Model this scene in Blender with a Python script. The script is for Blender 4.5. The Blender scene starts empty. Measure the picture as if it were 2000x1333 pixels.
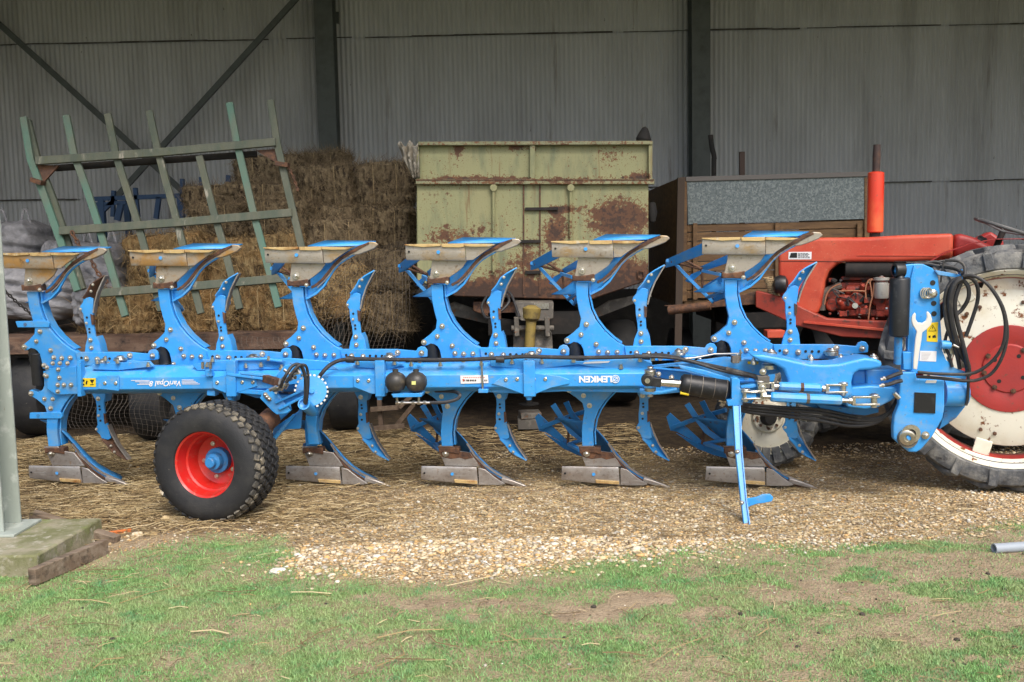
import bpy, bmesh, math, random
import numpy as np
from mathutils import Vector, Matrix
R = math.radians
rnd = random.Random(7)
sc = bpy.context.scene
COL = sc.collection

# ---------------- camera ----------------
F = 1900.0; EYE = 1.73
TH = math.atan(180/1900.0); RO = R(1.2)
fwd = Vector((0, math.cos(TH), -math.sin(TH)))
up0 = Vector((0, math.sin(TH), math.cos(TH))); rt0 = Vector((1, 0, 0))
UPV = up0*math.cos(RO) + rt0*math.sin(RO)
RTV = rt0*math.cos(RO) - up0*math.sin(RO)
CAMP = Vector((0, 0, EYE))
cam_d = bpy.data.cameras.new('camera'); cam = bpy.data.objects.new('camera', cam_d); COL.objects.link(cam)
cam_d.sensor_width = 36; cam_d.lens = 36*F/2000; cam_d.clip_end = 2000; cam_d.clip_start = 0.1
m = Matrix.Identity(4)
for i in range(3):
    m[i][0] = RTV[i]; m[i][1] = UPV[i]; m[i][2] = -fwd[i]; m[i][3] = CAMP[i]
cam.matrix_world = m
sc.camera = cam

# ---------------- light ----------------
w = bpy.data.worlds.new('World'); sc.world = w; w.use_nodes = True
nt = w.node_tree; bg = nt.nodes['Background']
sky = nt.nodes.new('ShaderNodeTexSky'); sky.sky_type = 'NISHITA'; sky.sun_disc = False
SUN_EL, SUN_AZ = R(50), R(160)          # azimuth clockwise from +Y: behind the camera, to the right
sky.sun_elevation = SUN_EL; sky.sun_rotation = SUN_AZ
sky.air_density = 1.0; sky.dust_density = 4.0; sky.ozone_density = 1.0
nt.links.new(sky.outputs[0], bg.inputs[0]); bg.inputs[1].default_value = 0.15
sd = bpy.data.lights.new('sun', 'SUN'); sun = bpy.data.objects.new('sun', sd); COL.objects.link(sun)
sd.energy = 1.5; sd.angle = R(25); sd.color = (1, 0.96, 0.9)
tosun = Vector((math.sin(SUN_AZ)*math.cos(SUN_EL), math.cos(SUN_AZ)*math.cos(SUN_EL), math.sin(SUN_EL)))
sun.rotation_euler = tosun.to_track_quat('Z', 'Y').to_euler()
sc.view_settings.view_transform = 'Standard'; sc.view_settings.look = 'None'
sc.view_settings.exposure = 0.72; sc.view_settings.gamma = 1

# ---------------- frames: pixel of the photo + real distance -> world ----------------
def ray(px, py):
    return fwd*F + RTV*(px-1000) + UPV*(666.5-py)
def G(px, py, z=0.0):
    d = ray(px, py); t = (z-EYE)/d.z; return CAMP + d*t
def at(px, py, Y):
    d = ray(px, py); return CAMP + d*(Y/d.y)
class Fr:
    def __init__(s, O, eu, ev, ez):
        s.O = Vector(O); s.eu = Vector(eu); s.ev = Vector(ev); s.ez = Vector(ez)
    def uz(s, px, py, v=0.0):
        d = ray(px, py)
        A = Matrix(((d.x, -s.eu.x, -s.ez.x), (d.y, -s.eu.y, -s.ez.y), (d.z, -s.eu.z, -s.ez.z)))
        b = s.O + s.ev*v - CAMP
        r = A.inverted() @ b
        return (r[1], v, r[2])
    def w(s, q): return s.O + s.eu*q[0] + s.ev*q[1] + s.ez*q[2]
    def p(s, px, py, v=0.0): return s.w(s.uz(px, py, v))
def FY(Y): return Fr((0, Y, 0), (1, 0, 0), (0, 1, 0), (0, 0, 1))
def ZM(ox, oy, k):                       # coordinates read off an enlarged crop
    return lambda L: [(ox+k*a[0], oy+k*a[1]) + tuple(a[2:]) for a in L]

# ---------------- materials ----------------
def link(nt, a, b): nt.links.new(a, b)
def M(name, base, rough=0.6, metal=0.0, layers=(), bump=0.0, bscale=60, bstretch=(1,1,1), spec=None, island=0.0, coat=0.0, rvar=0.0):
    """layers: (colour, scale, lo, hi, stretch, detail[, rough]) mixed over the base by noise"""
    mt = bpy.data.materials.new(name); mt.use_nodes = True
    nt = mt.node_tree; b = nt.nodes['Principled BSDF']; N = nt.nodes.new
    tc0 = N('ShaderNodeTexCoord'); oi = N('ShaderNodeObjectInfo'); ml = N('ShaderNodeVectorMath'); ml.operation = 'SCALE'
    cb = N('ShaderNodeCombineXYZ'); [link(nt, oi.outputs['Random'], cb.inputs[i]) for i in range(3)]; link(nt, cb.outputs[0], ml.inputs[0]); ml.inputs['Scale'].default_value = 17.0
    av = N('ShaderNodeVectorMath'); av.operation = 'ADD'; link(nt, tc0.outputs['Object'], av.inputs[0]); link(nt, ml.outputs[0], av.inputs[1])
    class _T: outputs = {'Object': av.outputs[0]}
    tc = _T
    rgb = N('ShaderNodeRGB'); rgb.outputs[0].default_value = (*base, 1); cur = rgb.outputs[0]
    rv = N('ShaderNodeValue'); rv.outputs[0].default_value = rough; curr = rv.outputs[0]
    if island:
        g = N('ShaderNodeNewGeometry'); mr = N('ShaderNodeMapRange')
        mr.inputs[3].default_value = 1-island; mr.inputs[4].default_value = 1+island
        link(nt, g.outputs['Random Per Island'], mr.inputs[0])
        h = N('ShaderNodeHueSaturation'); link(nt, mr.outputs[0], h.inputs['Value']); link(nt, cur, h.inputs['Color']); cur = h.outputs[0]
    for i, L in enumerate(layers):
        c, s, lo, hi = L[:4]; st = L[4] if len(L) > 4 else (1,1,1); det = L[5] if len(L) > 5 else 6
        mp = N('ShaderNodeMapping'); mp.inputs['Scale'].default_value = st; mp.inputs['Location'].default_value = (i*3.7, i*1.3, i*7.1)
        link(nt, tc.outputs['Object'], mp.inputs[0])
        no = N('ShaderNodeTexNoise'); no.inputs['Scale'].default_value = s; no.inputs['Detail'].default_value = det; no.inputs['Roughness'].default_value = 0.62
        link(nt, mp.outputs[0], no.inputs['Vector'])
        mr = N('ShaderNodeMapRange'); mr.inputs[1].default_value = lo; mr.inputs[2].default_value = hi; link(nt, no.outputs[0], mr.inputs[0])
        mx = N('ShaderNodeMix'); mx.data_type = 'RGBA'; link(nt, mr.outputs[0], mx.inputs[0]); link(nt, cur, mx.inputs[6]); mx.inputs[7].default_value = (*c, 1)
        cur = mx.outputs[2]
        if len(L) > 6:
            m2 = N('ShaderNodeMix'); link(nt, mr.outputs[0], m2.inputs[0]); link(nt, curr, m2.inputs[2]); m2.inputs[3].default_value = L[6]; curr = m2.outputs[0]
    link(nt, cur, b.inputs['Base Color'])
    link(nt, curr, b.inputs['Roughness'])
    b.inputs['Metallic'].default_value = metal
    if coat: b.inputs['Coat Weight'].default_value = coat; b.inputs['Coat Roughness'].default_value = 0.15
    if spec is not None: b.inputs['Specular IOR Level'].default_value = spec
    if bump:
        mp = N('ShaderNodeMapping'); mp.inputs['Scale'].default_value = bstretch; link(nt, tc.outputs['Object'], mp.inputs[0])
        no = N('ShaderNodeTexNoise'); no.inputs['Scale'].default_value = bscale; no.inputs['Detail'].default_value = 5
        link(nt, mp.outputs[0], no.inputs['Vector'])
        bp = N('ShaderNodeBump'); bp.inputs['Strength'].default_value = min(1, bump); bp.inputs['Distance'].default_value = 0.01*max(1, bump)
        link(nt, no.outputs[0], bp.inputs['Height']); link(nt, bp.outputs[0], b.inputs['Normal'])
    return mt
RUSTD = (0.07, 0.028, 0.014); RUST = (0.18, 0.075, 0.03)
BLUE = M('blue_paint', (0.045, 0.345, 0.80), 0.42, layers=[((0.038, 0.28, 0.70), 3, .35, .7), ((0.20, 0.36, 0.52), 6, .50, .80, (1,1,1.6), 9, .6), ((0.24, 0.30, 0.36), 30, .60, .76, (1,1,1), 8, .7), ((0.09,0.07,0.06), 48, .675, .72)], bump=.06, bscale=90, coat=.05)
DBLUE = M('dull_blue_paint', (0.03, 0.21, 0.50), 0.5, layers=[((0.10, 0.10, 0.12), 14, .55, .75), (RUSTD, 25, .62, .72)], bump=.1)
STEEL = M('worn_steel', (0.42, 0.40, 0.38), 0.36, .55, layers=[((0.30, 0.265, 0.235), 6, .42, .68), ((0.20, 0.17, 0.15), 45, .56, .74), ((0.50, 0.49, 0.47), 26, .56, .70, (.4,1,2)), ((0.30, 0.19, 0.09), 7, .62, .72, (1,1,1), 8, .8)], bump=.10, bscale=160)
STEELT = M('rust_bloomed_steel', (0.40, 0.365, 0.31), 0.45, .45, layers=[((0.40, 0.28, 0.14), 5, .52, .68, (1,1,1.5)), ((0.26, 0.22, 0.17), 50, .54, .74), ((0.48, 0.46, 0.42), 30, .58, .72, (.4,1,2)), ((0.16, 0.09, 0.04), 12, .62, .74)], bump=.12, bscale=120, bstretch=(.1,1,2))
STEELO = M('orange_bloomed_steel', (0.38, 0.33, 0.26), 0.5, .35, layers=[((0.42, 0.24, 0.08), 4.5, .46, .60, (1,1,1.5)), ((0.26, 0.19, 0.12), 50, .54, .76), ((0.16, 0.09, 0.04), 12, .62, .74)], bump=.12, bscale=120, bstretch=(.1,1,2))
EDGE = M('bright_rust_edge', (0.60, 0.44, 0.20), 0.55, .25, layers=[((0.30, 0.13, 0.035), 9, .5, .68), ((0.6, 0.55, 0.45), 20, .6, .7)])
DRED2 = M('grimy_red_rail', (0.27, 0.032, 0.018), 0.55, layers=[((0.36, 0.06, 0.035), 4, .45, .7), ((0.08, 0.035, 0.025), 18, .56, .68), ((0.04,0.03,0.025), 5, .56, .7)], bump=.1)
RUSTM = M('rusty_brown_steel', (0.095, 0.05, 0.032), 0.75, .2, layers=[((0.18, 0.085, 0.042), 20, .45, .65), ((0.05,0.03,0.025), 40, .5, .7)], bump=.3)
CHROME = M('bright_zinc', (0.62, 0.60, 0.55), 0.28, .95, layers=[((0.35, 0.30, 0.18), 60, .5, .75)])
CHROME2 = M('polished_steel', (0.75, 0.75, 0.75), 0.18, 1)
BLK = M('black_plastic', (0.012, 0.013, 0.015), 0.42, layers=[((0.05, 0.05, 0.05), 25, .55, .8)])
RUB = M('black_rubber_hose', (0.022, 0.022, 0.024), 0.55, layers=[((0.10, 0.09, 0.075), 20, .55, .8)])
TYRE = M('tyre_rubber', (0.014, 0.015, 0.017), 0.7, layers=[((0.035, 0.034, 0.032), 6, .45, .7), ((0.12, 0.10, 0.08), 30, .66, .78)], bump=.25, bscale=120)
TYREM = M('muddy_tyre_rubber', (0.05, 0.048, 0.043), 0.8, layers=[((0.20, 0.175, 0.13), 9, .42, .62), ((0.30, 0.265, 0.20), 26, .55, .70)], bump=.4, bscale=80)
TYREG = M('weathered_tyre_rubber', (0.085, 0.09, 0.096), 0.85, layers=[((0.24, 0.235, 0.215), 6, .46, .64), ((0.03,0.03,0.032), 11, .56, .7)], bump=.5, bscale=60)
RED = M('bright_red_paint', (0.52, 0.016, 0.011), 0.36, layers=[((0.42, 0.05, 0.035), 6, .46, .75), ((0.35,0.14,0.10), 18, .58, .75), ((0.5, 0.2, 0.13), 40, .66, .8)], coat=.3)
ORED = M('faded_red_paint', (0.48, 0.052, 0.024), 0.5, layers=[((0.56, 0.11, 0.055), 2.2, .42, .7), ((0.36, 0.04, 0.02), 5, .55, .75), ((0.16, 0.06, 0.035), 34, .64, .72, (1,1,1), 9, .8), ((0.5, 0.24, 0.15), 70, .62, .75)], bump=.1)
DRED = M('dark_red_paint', (0.30, 0.022, 0.02), 0.5, layers=[((0.42, 0.05, 0.03), 5, .5, .7), ((0.09, 0.04, 0.03), 30, .62, .7)], bump=.1)
ENG = M('greasy_red_engine', (0.30, 0.035, 0.015), 0.5, layers=[((0.05, 0.02, 0.015), 13, .45, .6), ((0.45, 0.08, 0.03), 22, .6, .7)], bump=.3)
WHT = M('chipped_cream_paint', (0.70, 0.68, 0.58), 0.5, layers=[((0.58, 0.52, 0.38), 4, .45, .7), ((0.17, 0.06, 0.02), 13, .60, .645, (1,1,1), 9, .85), ((0.25, 0.10, 0.04), 48, .66, .7)], bump=.1)
WHITE = M('white_sticker', (0.75, 0.75, 0.75), 0.5)
BLACKS = M('black_print', (0.01, 0.01, 0.01), 0.5)
REDS = M('red_print', (0.6, 0.06, 0.02), 0.5)
YEL = M('yellow_sticker', (0.80, 0.58, 0.02), 0.5)
YELP = M('dirty_yellow_plastic', (0.26, 0.19, 0.05), 0.6, layers=[((0.12, 0.09, 0.04), 12, .45, .65)])
DARK = M('dark_grimy_metal', (0.014, 0.013, 0.012), 0.85, layers=[((0.035, 0.027, 0.022), 8, .5, .7)])
GREYM = M('grimy_grey_casting', (0.11, 0.10, 0.085), 0.7, layers=[((0.22, 0.20, 0.165), 10, .5, .65), (RUST, 18, .58, .7)], bump=.3)
# ---------------- mesh builder ----------------
class MB:
    def __init__(s): s.V = []; s.F = []
    def add(s, V, Fc):
        n = len(s.V); s.V += [Vector(v) for v in V]; s.F += [tuple(n+i for i in f) for f in Fc]; return s
    def prism(s, pts, off):
        n = len(pts); off = Vector(off)
        return s.add(list(pts) + [p+off for p in pts], [tuple(range(n)), tuple(range(2*n-1, n-1, -1))] + [(i, (i+1) % n, n+(i+1) % n, n+i) for i in range(n)])
    def box(s, c, sx, sy, sz, ax=None):
        c = Vector(c); X, Y, Z = ax or (Vector((1,0,0)), Vector((0,1,0)), Vector((0,0,1)))
        V = [c + X*(a*sx/2) + Y*(b*sy/2) + Z*(d*sz/2) for a in (-1,1) for b in (-1,1) for d in (-1,1)]
        return s.add(V, [(0,1,3,2),(4,6,7,5),(0,4,5,1),(2,3,7,6),(0,2,6,4),(1,5,7,3)])
    def bar(s, p, q, w, t, side=None):
        """rectangular bar from p to q; w across, t along `side` (defaults to camera depth)"""
        p = Vector(p); q = Vector(q); d = (q-p).normalized(); sd = Vector(side or (0,1,0)); sd = (sd - d*sd.dot(d)).normalized(); o = d.cross(sd)
        return s.box((p+q)/2, (q-p).length, t, w, (d, sd, o))
    def tube(s, P, r, n=8, cap=True, closed=False):
        P = [Vector(p) for p in P]; m = len(P); rr = r if isinstance(r, (list, tuple)) else [r]*m
        ring = []; prev = None
        for i in range(m):
            a = P[(i-1) % m] if (i or closed) else P[0]; b = P[(i+1) % m] if (i < m-1 or closed) else P[-1]
            t = (b-a); t = t.normalized() if t.length > 1e-9 else Vector((0,0,1))
            if prev is None:
                x = t.orthogonal().normalized()
            else:
                x = prev - t*prev.dot(t); x = x.normalized() if x.length > 1e-6 else t.orthogonal().normalized()
            prev = x; y = t.cross(x)
            ring.append([P[i] + (x*math.cos(2*math.pi*k/n) + y*math.sin(2*math.pi*k/n))*rr[i] for k in range(n)])
        V = [v for g in ring for v in g]; Fc = []
        for i in range(m if closed else m-1):
            j = (i+1) % m
            for k in range(n): Fc.append((i*n+k, i*n+(k+1) % n, j*n+(k+1) % n, j*n+k))
        if cap and not closed: Fc += [tuple(range(n-1, -1, -1)), tuple((m-1)*n+k for k in range(n))]
        return s.add(V, Fc)
    def lathe(s, prof, o, axis, n=24):
        """prof: (distance along axis, radius)"""
        o = Vector(o); a = Vector(axis).normalized(); x = a.orthogonal().normalized(); y = a.cross(x)
        V = []; Fc = []
        for (d, r) in prof:
            for k in range(n):
                V.append(o + a*d + (x*math.cos(2*math.pi*k/n) + y*math.sin(2*math.pi*k/n))*max(r, 1e-4))
        for i in range(len(prof)-1):
            for k in range(n): Fc.append((i*n+k, i*n+(k+1) % n, (i+1)*n+(k+1) % n, (i+1)*n+k))
        return s.add(V, Fc)
    def sheet(s, rows, th=0.0):
        """rows of points; optional thickness through a solidify in build"""
        n = len(rows[0]); V = [p for r in rows for p in r]
        return s.add(V, [(i*n+j, i*n+j+1, (i+1)*n+j+1, (i+1)*n+j) for i in range(len(rows)-1) for j in range(n-1)])
    def cyl(s, p, q, r, n=16): 
        p = Vector(p); q = Vector(q); L = (q-p).length
        return s.lathe([(0, 0), (0, r), (L, r), (L, 0)], p, q-p, n)
ORG = {}
def link_obj(o, parent=None):
    COL.objects.link(o)
    if parent: o.parent = parent
def build(name, mb, mat, parent=None, bevel=0.0, solid=0.0, smooth=32, label=None, org=None, seg=2):
    me = bpy.data.meshes.new(name)
    o_ = ORG[parent.name] if parent is not None else (Vector(org) if org is not None else Vector((0,0,0)))
    me.from_pydata([tuple(v-o_) for v in mb.V], [], mb.F)
    bm = bmesh.new(); bm.from_mesh(me); bmesh.ops.recalc_face_normals(bm, faces=bm.faces); bm.to_mesh(me); bm.free()
    me.materials.append(mat)
    if smooth:
        me.polygons.foreach_set('use_smooth', [True]*len(me.polygons)); me.set_sharp_from_angle(angle=R(smooth))
    ob = bpy.data.objects.new(name, me); link_obj(ob, parent); ORG[ob.name] = o_
    if parent is None: ob.location = o_
    if solid:
        q = ob.modifiers.new('thickness', 'SOLIDIFY'); q.thickness = solid; q.offset = 0
    if bevel:
        q = ob.modifiers.new('bevel', 'BEVEL'); q.width = bevel; q.segments = seg; q.limit_method = 'ANGLE'; q.angle_limit = R(40)
    if label: ob['label'] = label
    return ob
def fast(name, V, Fq, mat, loc=(0,0,0), smooth=False, attrs=None):
    """numpy arrays -> mesh; Fq (n,3) or (n,4)"""
    me = bpy.data.meshes.new(name); V = np.asarray(V, dtype=np.float32); Fq = np.asarray(Fq, dtype=np.int32)
    me.vertices.add(len(V)); me.vertices.foreach_set('co', V.ravel())
    k = Fq.shape[1]; me.loops.add(Fq.size); me.loops.foreach_set('vertex_index', Fq.ravel())
    me.polygons.add(len(Fq)); me.polygons.foreach_set('loop_start', np.arange(0, Fq.size, k, dtype=np.int32))
    if attrs:
        for an, av in attrs.items():
            a = me.attributes.new(an, 'FLOAT', 'POINT'); a.data.foreach_set('value', np.asarray(av, dtype=np.float32))
    me.update(calc_edges=True)
    if smooth: me.polygons.foreach_set('use_smooth', [True]*len(me.polygons))
    me.materials.append(mat)
    ob = bpy.data.objects.new(name, me); COL.objects.link(ob); ob.location = loc
    ORG[ob.name] = Vector(loc)
    return ob
def tag(o, label=None, cat=None, group=None, kind=None):
    if label: o['label'] = label
    if cat: o['category'] = cat
    if group: o['group'] = group
    if kind: o['kind'] = kind
    return o
def thing(name, label, cat, loc=(0,0,0), group=None):
    o = bpy.data.objects.new(name, None); o.empty_display_size = .2; COL.objects.link(o); o.location = loc; ORG[o.name] = Vector(loc)
    return tag(o, label, cat, group)
def copy_part(o, parent, off=(0,0,0)):
    c = o.copy(); COL.objects.link(c); c.parent = parent; c.location = Vector(o.location)+Vector(off); ORG[c.name] = ORG[o.name]
    for ch in list(o.children): copy_part(ch, c)
    return c
def copy_thing(o, loc, rz=None):
    c = o.copy(); COL.objects.link(c); c.location = loc
    if rz is not None: c.rotation_euler = (0,0,rz)
    for ch in list(o.children): copy_part(ch, c)
    return c
# numpy value noise
_rs = np.random.RandomState(3); _T = _rs.rand(256, 256)
def vnoise(x, y, s):
    x = np.asarray(x)*s + 57.3; y = np.asarray(y)*s + 91.7
    xi = np.floor(x).astype(int); yi = np.floor(y).astype(int); fx = x-xi; fy = y-yi
    fx = fx*fx*(3-2*fx); fy = fy*fy*(3-2*fy)
    g = lambda a, b: _T[a % 256, b % 256]
    return (g(xi, yi)*(1-fx)+g(xi+1, yi)*fx)*(1-fy) + (g(xi, yi+1)*(1-fx)+g(xi+1, yi+1)*fx)*fy
def fbm(x, y, s, n=4):
    t = 0; a = 1; tot = 0
    for i in range(n): t = t + a*vnoise(x, y, s*2**i); tot += a; a *= .55
    return t/tot
def sst(x, a, b):
    t = np.clip((x-a)/(b-a), 0, 1); return t*t*(3-2*t)

# ================= THE GROUND =================
def W(px, py): g = G(px, py); return (g.x, g.y)
_edge = [W(-400,1140), W(0,1120), W(250,1075), W(420,1040), W(560,1050), W(590,1126), W(900,1130), W(1150,1104), W(1290,1072), W(1500,1058), W(1650,1056), W(1800,1035), W(2000,1025), W(2400,1010)]
_edge = [(-12, _edge[0][1])] + _edge + [(14, _edge[-1][1])]
EX = np.array([e[0] for e in _edge]); EY = np.array([e[1] for e in _edge])
def masks(x, y):
    eb = np.interp(x, EX, EY) + (fbm(x, y, 2.2)-.5)*.36 - .05
    g = sst(eb-y, -0.12, 0.22)
    bare = sst(fbm(x+9, y*1.3+4, 3.4, 5), .47, .58)                      # trodden earth in the turf
    c1 = W(1060, 1185); b1 = np.exp(-(((x-c1[0])/.8)**2 + ((y-c1[1])/.20)**2)); c2 = W(1500, 1150); b2 = np.exp(-(((x-c2[0])/1.0)**2 + ((y-c2[1])/.22)**2))
    right = sst(x, .3, 2.2)*.45
    gd = g*np.clip(1 - bare*(.55+right*.7) - b1*.8 - b2*.15 - .02, 0.0, 1) * (.45+.55*sst(fbm(x,y,8,3), .36, .60))
    c = W(930, 1090); br = np.exp(-((((x-c[0]-(y-c[1])*.6)/1.08)**2 + ((y-c[1])/.30)**2)**2))   # the heap of bright fresh gravel
    br = np.clip(br*1.5 * (.55+.9*fbm(x, y, 3)), 0, 1)
    c = W(1350, 1010); br2 = np.exp(-((((x-c[0])/1.9)**2 + ((y-c[1])/.6)**2)))*.6
    grav = (1-g)*np.clip(.35 + br2 + sst(x, -1.7, -.4)*.35*sst(8.2-y, 0, 1.8), 0, 1)
    straw = (1-g)*sst(x+(fbm(x,y,1.5)-.5)*1.6, -.7, -2.1)*sst(y, 5.75, 6.3) + (1-g)*.30*sst(y, 7.4, 8.3)
    return g, gd, np.clip(br, 0, 1), grav, np.clip(straw, 0, 1)
def gh(x, y):
    g, gd, br, gr, st = masks(x, y)
    return (fbm(x, y, 1.1, 3)-.5)*.03 + (fbm(x, y, 11, 3)-.5)*.012 + br*.03 - .036*sst(y, 6.3, 6.9)
nx, ny = 300, 250
gx = np.linspace(-7, 7.5, nx); gy_ = np.concatenate([np.linspace(1.5, 3.4, 20, endpoint=False), np.linspace(3.4, 8.2, 180, endpoint=False), np.linspace(8.2, 13, 50)])
XX, YY = np.meshgrid(gx, gy_); fade = sst(XX+7, 0, .8)*sst(7.5-XX, 0, .8)*sst(YY-1.5, 0, .6)*sst(13-YY, 0, .8)
ZZ = gh(XX, YY)*fade
V = np.stack([XX.ravel(), YY.ravel(), ZZ.ravel()], 1)
idx = np.arange(nx*ny).reshape(ny, nx)
Fq = np.stack([idx[:-1,:-1].ravel(), idx[:-1,1:].ravel(), idx[1:,1:].ravel(), idx[1:,:-1].ravel()], 1)
# outer sheet, joined on to the fine patch
B = 400.0
ob_ = [( -B,-B),( B,-B),( B,B),(-B,B)]; cor = [idx[0,0], idx[0,-1], idx[-1,-1], idx[-1,0]]
V = np.concatenate([V, np.array([(a,b,0) for a,b in ob_])]); n0 = nx*ny
Fq = np.concatenate([Fq, [(n0,n0+1,cor[1],cor[0]), (n0+1,n0+2,cor[2],cor[1]), (n0+2,n0+3,cor[3],cor[2]), (n0+3,n0,cor[0],cor[3])]])
mk = masks(V[:,0], V[:,1])
def ground_mat():
    mt = bpy.data.materials.new('farmyard_ground'); mt.use_nodes = True; nt = mt.node_tree; b = nt.nodes['Principled BSDF']; N = nt.nodes.new
    tc = N('ShaderNodeTexCoord')
    def noise(s, d=6, st=(1,1,1)):
        mp = N('ShaderNodeMapping'); mp.inputs['Scale'].default_value = st; link(nt, tc.outputs['Object'], mp.inputs[0])
        n = N('ShaderNodeTexNoise'); n.inputs['Scale'].default_value = s; n.inputs['Detail'].default_value = d; n.inputs['Roughness'].default_value = .65; link(nt, mp.outputs[0], n.inputs[0]); return n.outputs[0]
    def mixc(f, a, c):
        m_ = N('ShaderNodeMix'); m_.data_type = 'RGBA'
        for s_, v in ((0, f), (6, a), (7, c)):
            if isinstance(v, tuple): m_.inputs[s_].default_value = (*v, 1)
            elif isinstance(v, float): m_.inputs[s_].default_value = v
            else: link(nt, v, m_.inputs[s_])
        return m_.outputs[2]
    def ramp(f, lo, hi):
        m_ = N('ShaderNodeMapRange'); m_.inputs[1].default_value = lo; m_.inputs[2].default_value = hi; link(nt, f, m_.inputs[0]); return m_.outputs[0]
    def at_(n): a = N('ShaderNodeAttribute'); a.attribute_name = n; return a.outputs['Fac']
    earth = mixc(ramp(noise(6), .35, .65), (0.25, 0.185, 0.12), (0.38, 0.295, 0.195))
    earth = mixc(ramp(noise(28), .55, .72), earth, (0.10, 0.07, 0.045))
    earth = mixc(ramp(noise(75), .5, .75), earth, (0.46, 0.37, 0.25)); earth = mixc(ramp(noise(50, 8, (.4,1,1)), .58, .70), earth, (0.42, 0.33, 0.18))
    vo = N('ShaderNodeTexVoronoi'); vo.inputs['Scale'].default_value = 85; link(nt, tc.outputs['Object'], vo.inputs[0])
    sp = N('ShaderNodeSeparateColor'); link(nt, vo.outputs['Color'], sp.inputs[0])
    st = mixc(sp.outputs[0], (0.26, 0.20, 0.12), (0.52, 0.43, 0.29)); st = mixc(ramp(sp.outputs[1], .72, .85), st, (0.50, 0.32, 0.14))
    gv = mixc(ramp(vo.outputs['Distance'], .5, .8), st, (0.17, 0.12, 0.07))
    cur = mixc(at_('grav'), earth, gv)
    sw = mixc(ramp(noise(30, 8, (.35,1,1)), .35, .7), (0.08, 0.052, 0.024), (0.25, 0.17, 0.075))
    cur = mixc(at_('straw'), cur, sw)
    cur = mixc(at_('muck_shade'), cur, mixc(ramp(noise(12), .4, .7), (0.035, 0.026, 0.018), (0.085, 0.06, 0.035)))  # mucky floor colour, deepened inward to paint in the barn's shade
    gr = mixc(ramp(noise(45), .35, .7), (0.12, 0.20, 0.055), (0.23, 0.29, 0.11))
    mm = N('ShaderNodeMath'); mm.operation = 'MULTIPLY'; link(nt, at_('gd'), mm.inputs[0]); link(nt, ramp(noise(16), .30, .55), mm.inputs[1])
    cur = mixc(mm.outputs[0], cur, gr)
    link(nt, cur, b.inputs['Base Color']); b.inputs['Roughness'].default_value = .95; b.inputs['Specular IOR Level'].default_value = .2
    bp = N('ShaderNodeBump'); bp.inputs['Strength'].default_value = .6; bp.inputs['Distance'].default_value = .015
    ad = N('ShaderNodeMath'); ad.operation = 'ADD'; link(nt, noise(70), ad.inputs[0]); link(nt, vo.outputs['Distance'], ad.inputs[1])
    link(nt, ad.outputs[0], bp.inputs['Height']); link(nt, bp.outputs[0], b.inputs['Normal'])
    return mt
tag(fast('ground', V, Fq, ground_mat(), smooth=True, attrs={'gd': mk[1], 'grav': np.clip(mk[3]+mk[2], 0, 1), 'straw': mk[4], 'muck_shade': sst(V[:,1]+(fbm(V[:,0],V[:,1],2.0)-.5)*1.2, 7.1, 8.6)}), kind='structure')

NR = np.random.RandomState(11)
def sample(n, x0, x1, y0, y1, dens):
    x = NR.uniform(x0, x1, n); y = NR.uniform(y0, y1, n); k = NR.rand(n) < dens(x, y); return x[k], y[k]
# grass blades
x, y = sample(1300000, -4.6, 4.6, 3.5, 6.5, lambda x, y: masks(x, y)[1]*.60*(y**-1*5.5).clip(.6,1.2)*(abs(x) < y*.58))
n = len(x); z = gh(x, y)
h = NR.uniform(.006, .019, n)*(.6+.8*fbm(x, y, 5)); a = NR.uniform(0, 6.283, n); wd = NR.uniform(.0010, .0022, n)*1.5
lx = NR.normal(0, .6, n)*h; ly = NR.normal(0, .6, n)*h
V = np.empty((n, 3, 3)); V[:,0] = np.stack([x-np.cos(a)*wd, y-np.sin(a)*wd, z-.002], 1); V[:,1] = np.stack([x+np.cos(a)*wd, y+np.sin(a)*wd, z-.002], 1); V[:,2] = np.stack([x+lx, y+ly, z+h], 1)
GRASS = M('grass_blades', (0.19, 0.36, 0.12), .6, layers=[((0.33, 0.40, 0.18), 2.5, .42, .70), ((0.12, 0.30, 0.125), 6, .5, .7)], island=.45, spec=.3)
tag(fast('grass', V.reshape(-1,3), np.arange(3*n).reshape(-1,3), GRASS), 'short worn green grass in the foreground', 'grass', kind='stuff')
# stones
def stones(name, x, y, r, mat, label, flat=.6, lift=.2):
    t = (1+5**.5)/2; ico = np.array([(-1,t,0),(1,t,0),(-1,-t,0),(1,-t,0),(0,-1,t),(0,1,t),(0,-1,-t),(0,1,-t),(t,0,-1),(t,0,1),(-t,0,-1),(-t,0,1)])/1.9
    fi = np.array([(0,11,5),(0,5,1),(0,1,7),(0,7,10),(0,10,11),(1,5,9),(5,11,4),(11,10,2),(10,7,6),(7,1,8),(3,9,4),(3,4,2),(3,2,6),(3,6,8),(3,8,9),(4,9,5),(2,4,11),(6,2,10),(8,6,7),(9,8,1)])
    n = len(x); P = ico[None]*NR.uniform(.65, 1.2, (n,12,1)); P = P*np.stack([NR.uniform(.7,1.3,n), NR.uniform(.6,1.1,n), NR.uniform(.5,1,n)*flat], 1)[:,None]
    a = NR.uniform(0, 6.28, n); c, s = np.cos(a), np.sin(a)
    Q = np.stack([P[:,:,0]*c[:,None]-P[:,:,1]*s[:,None], P[:,:,0]*s[:,None]+P[:,:,1]*c[:,None], P[:,:,2]], 2)*r[:,None,None]
    Q += np.stack([x, y, gh(x, y)+r*lift], 1)[:,None]
    Fi = (fi[None]+(np.arange(n)*12)[:,None,None]).reshape(-1,3)
    return tag(fast(name, Q.reshape(-1,3), Fi, mat), label, 'gravel', kind='stuff')
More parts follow.
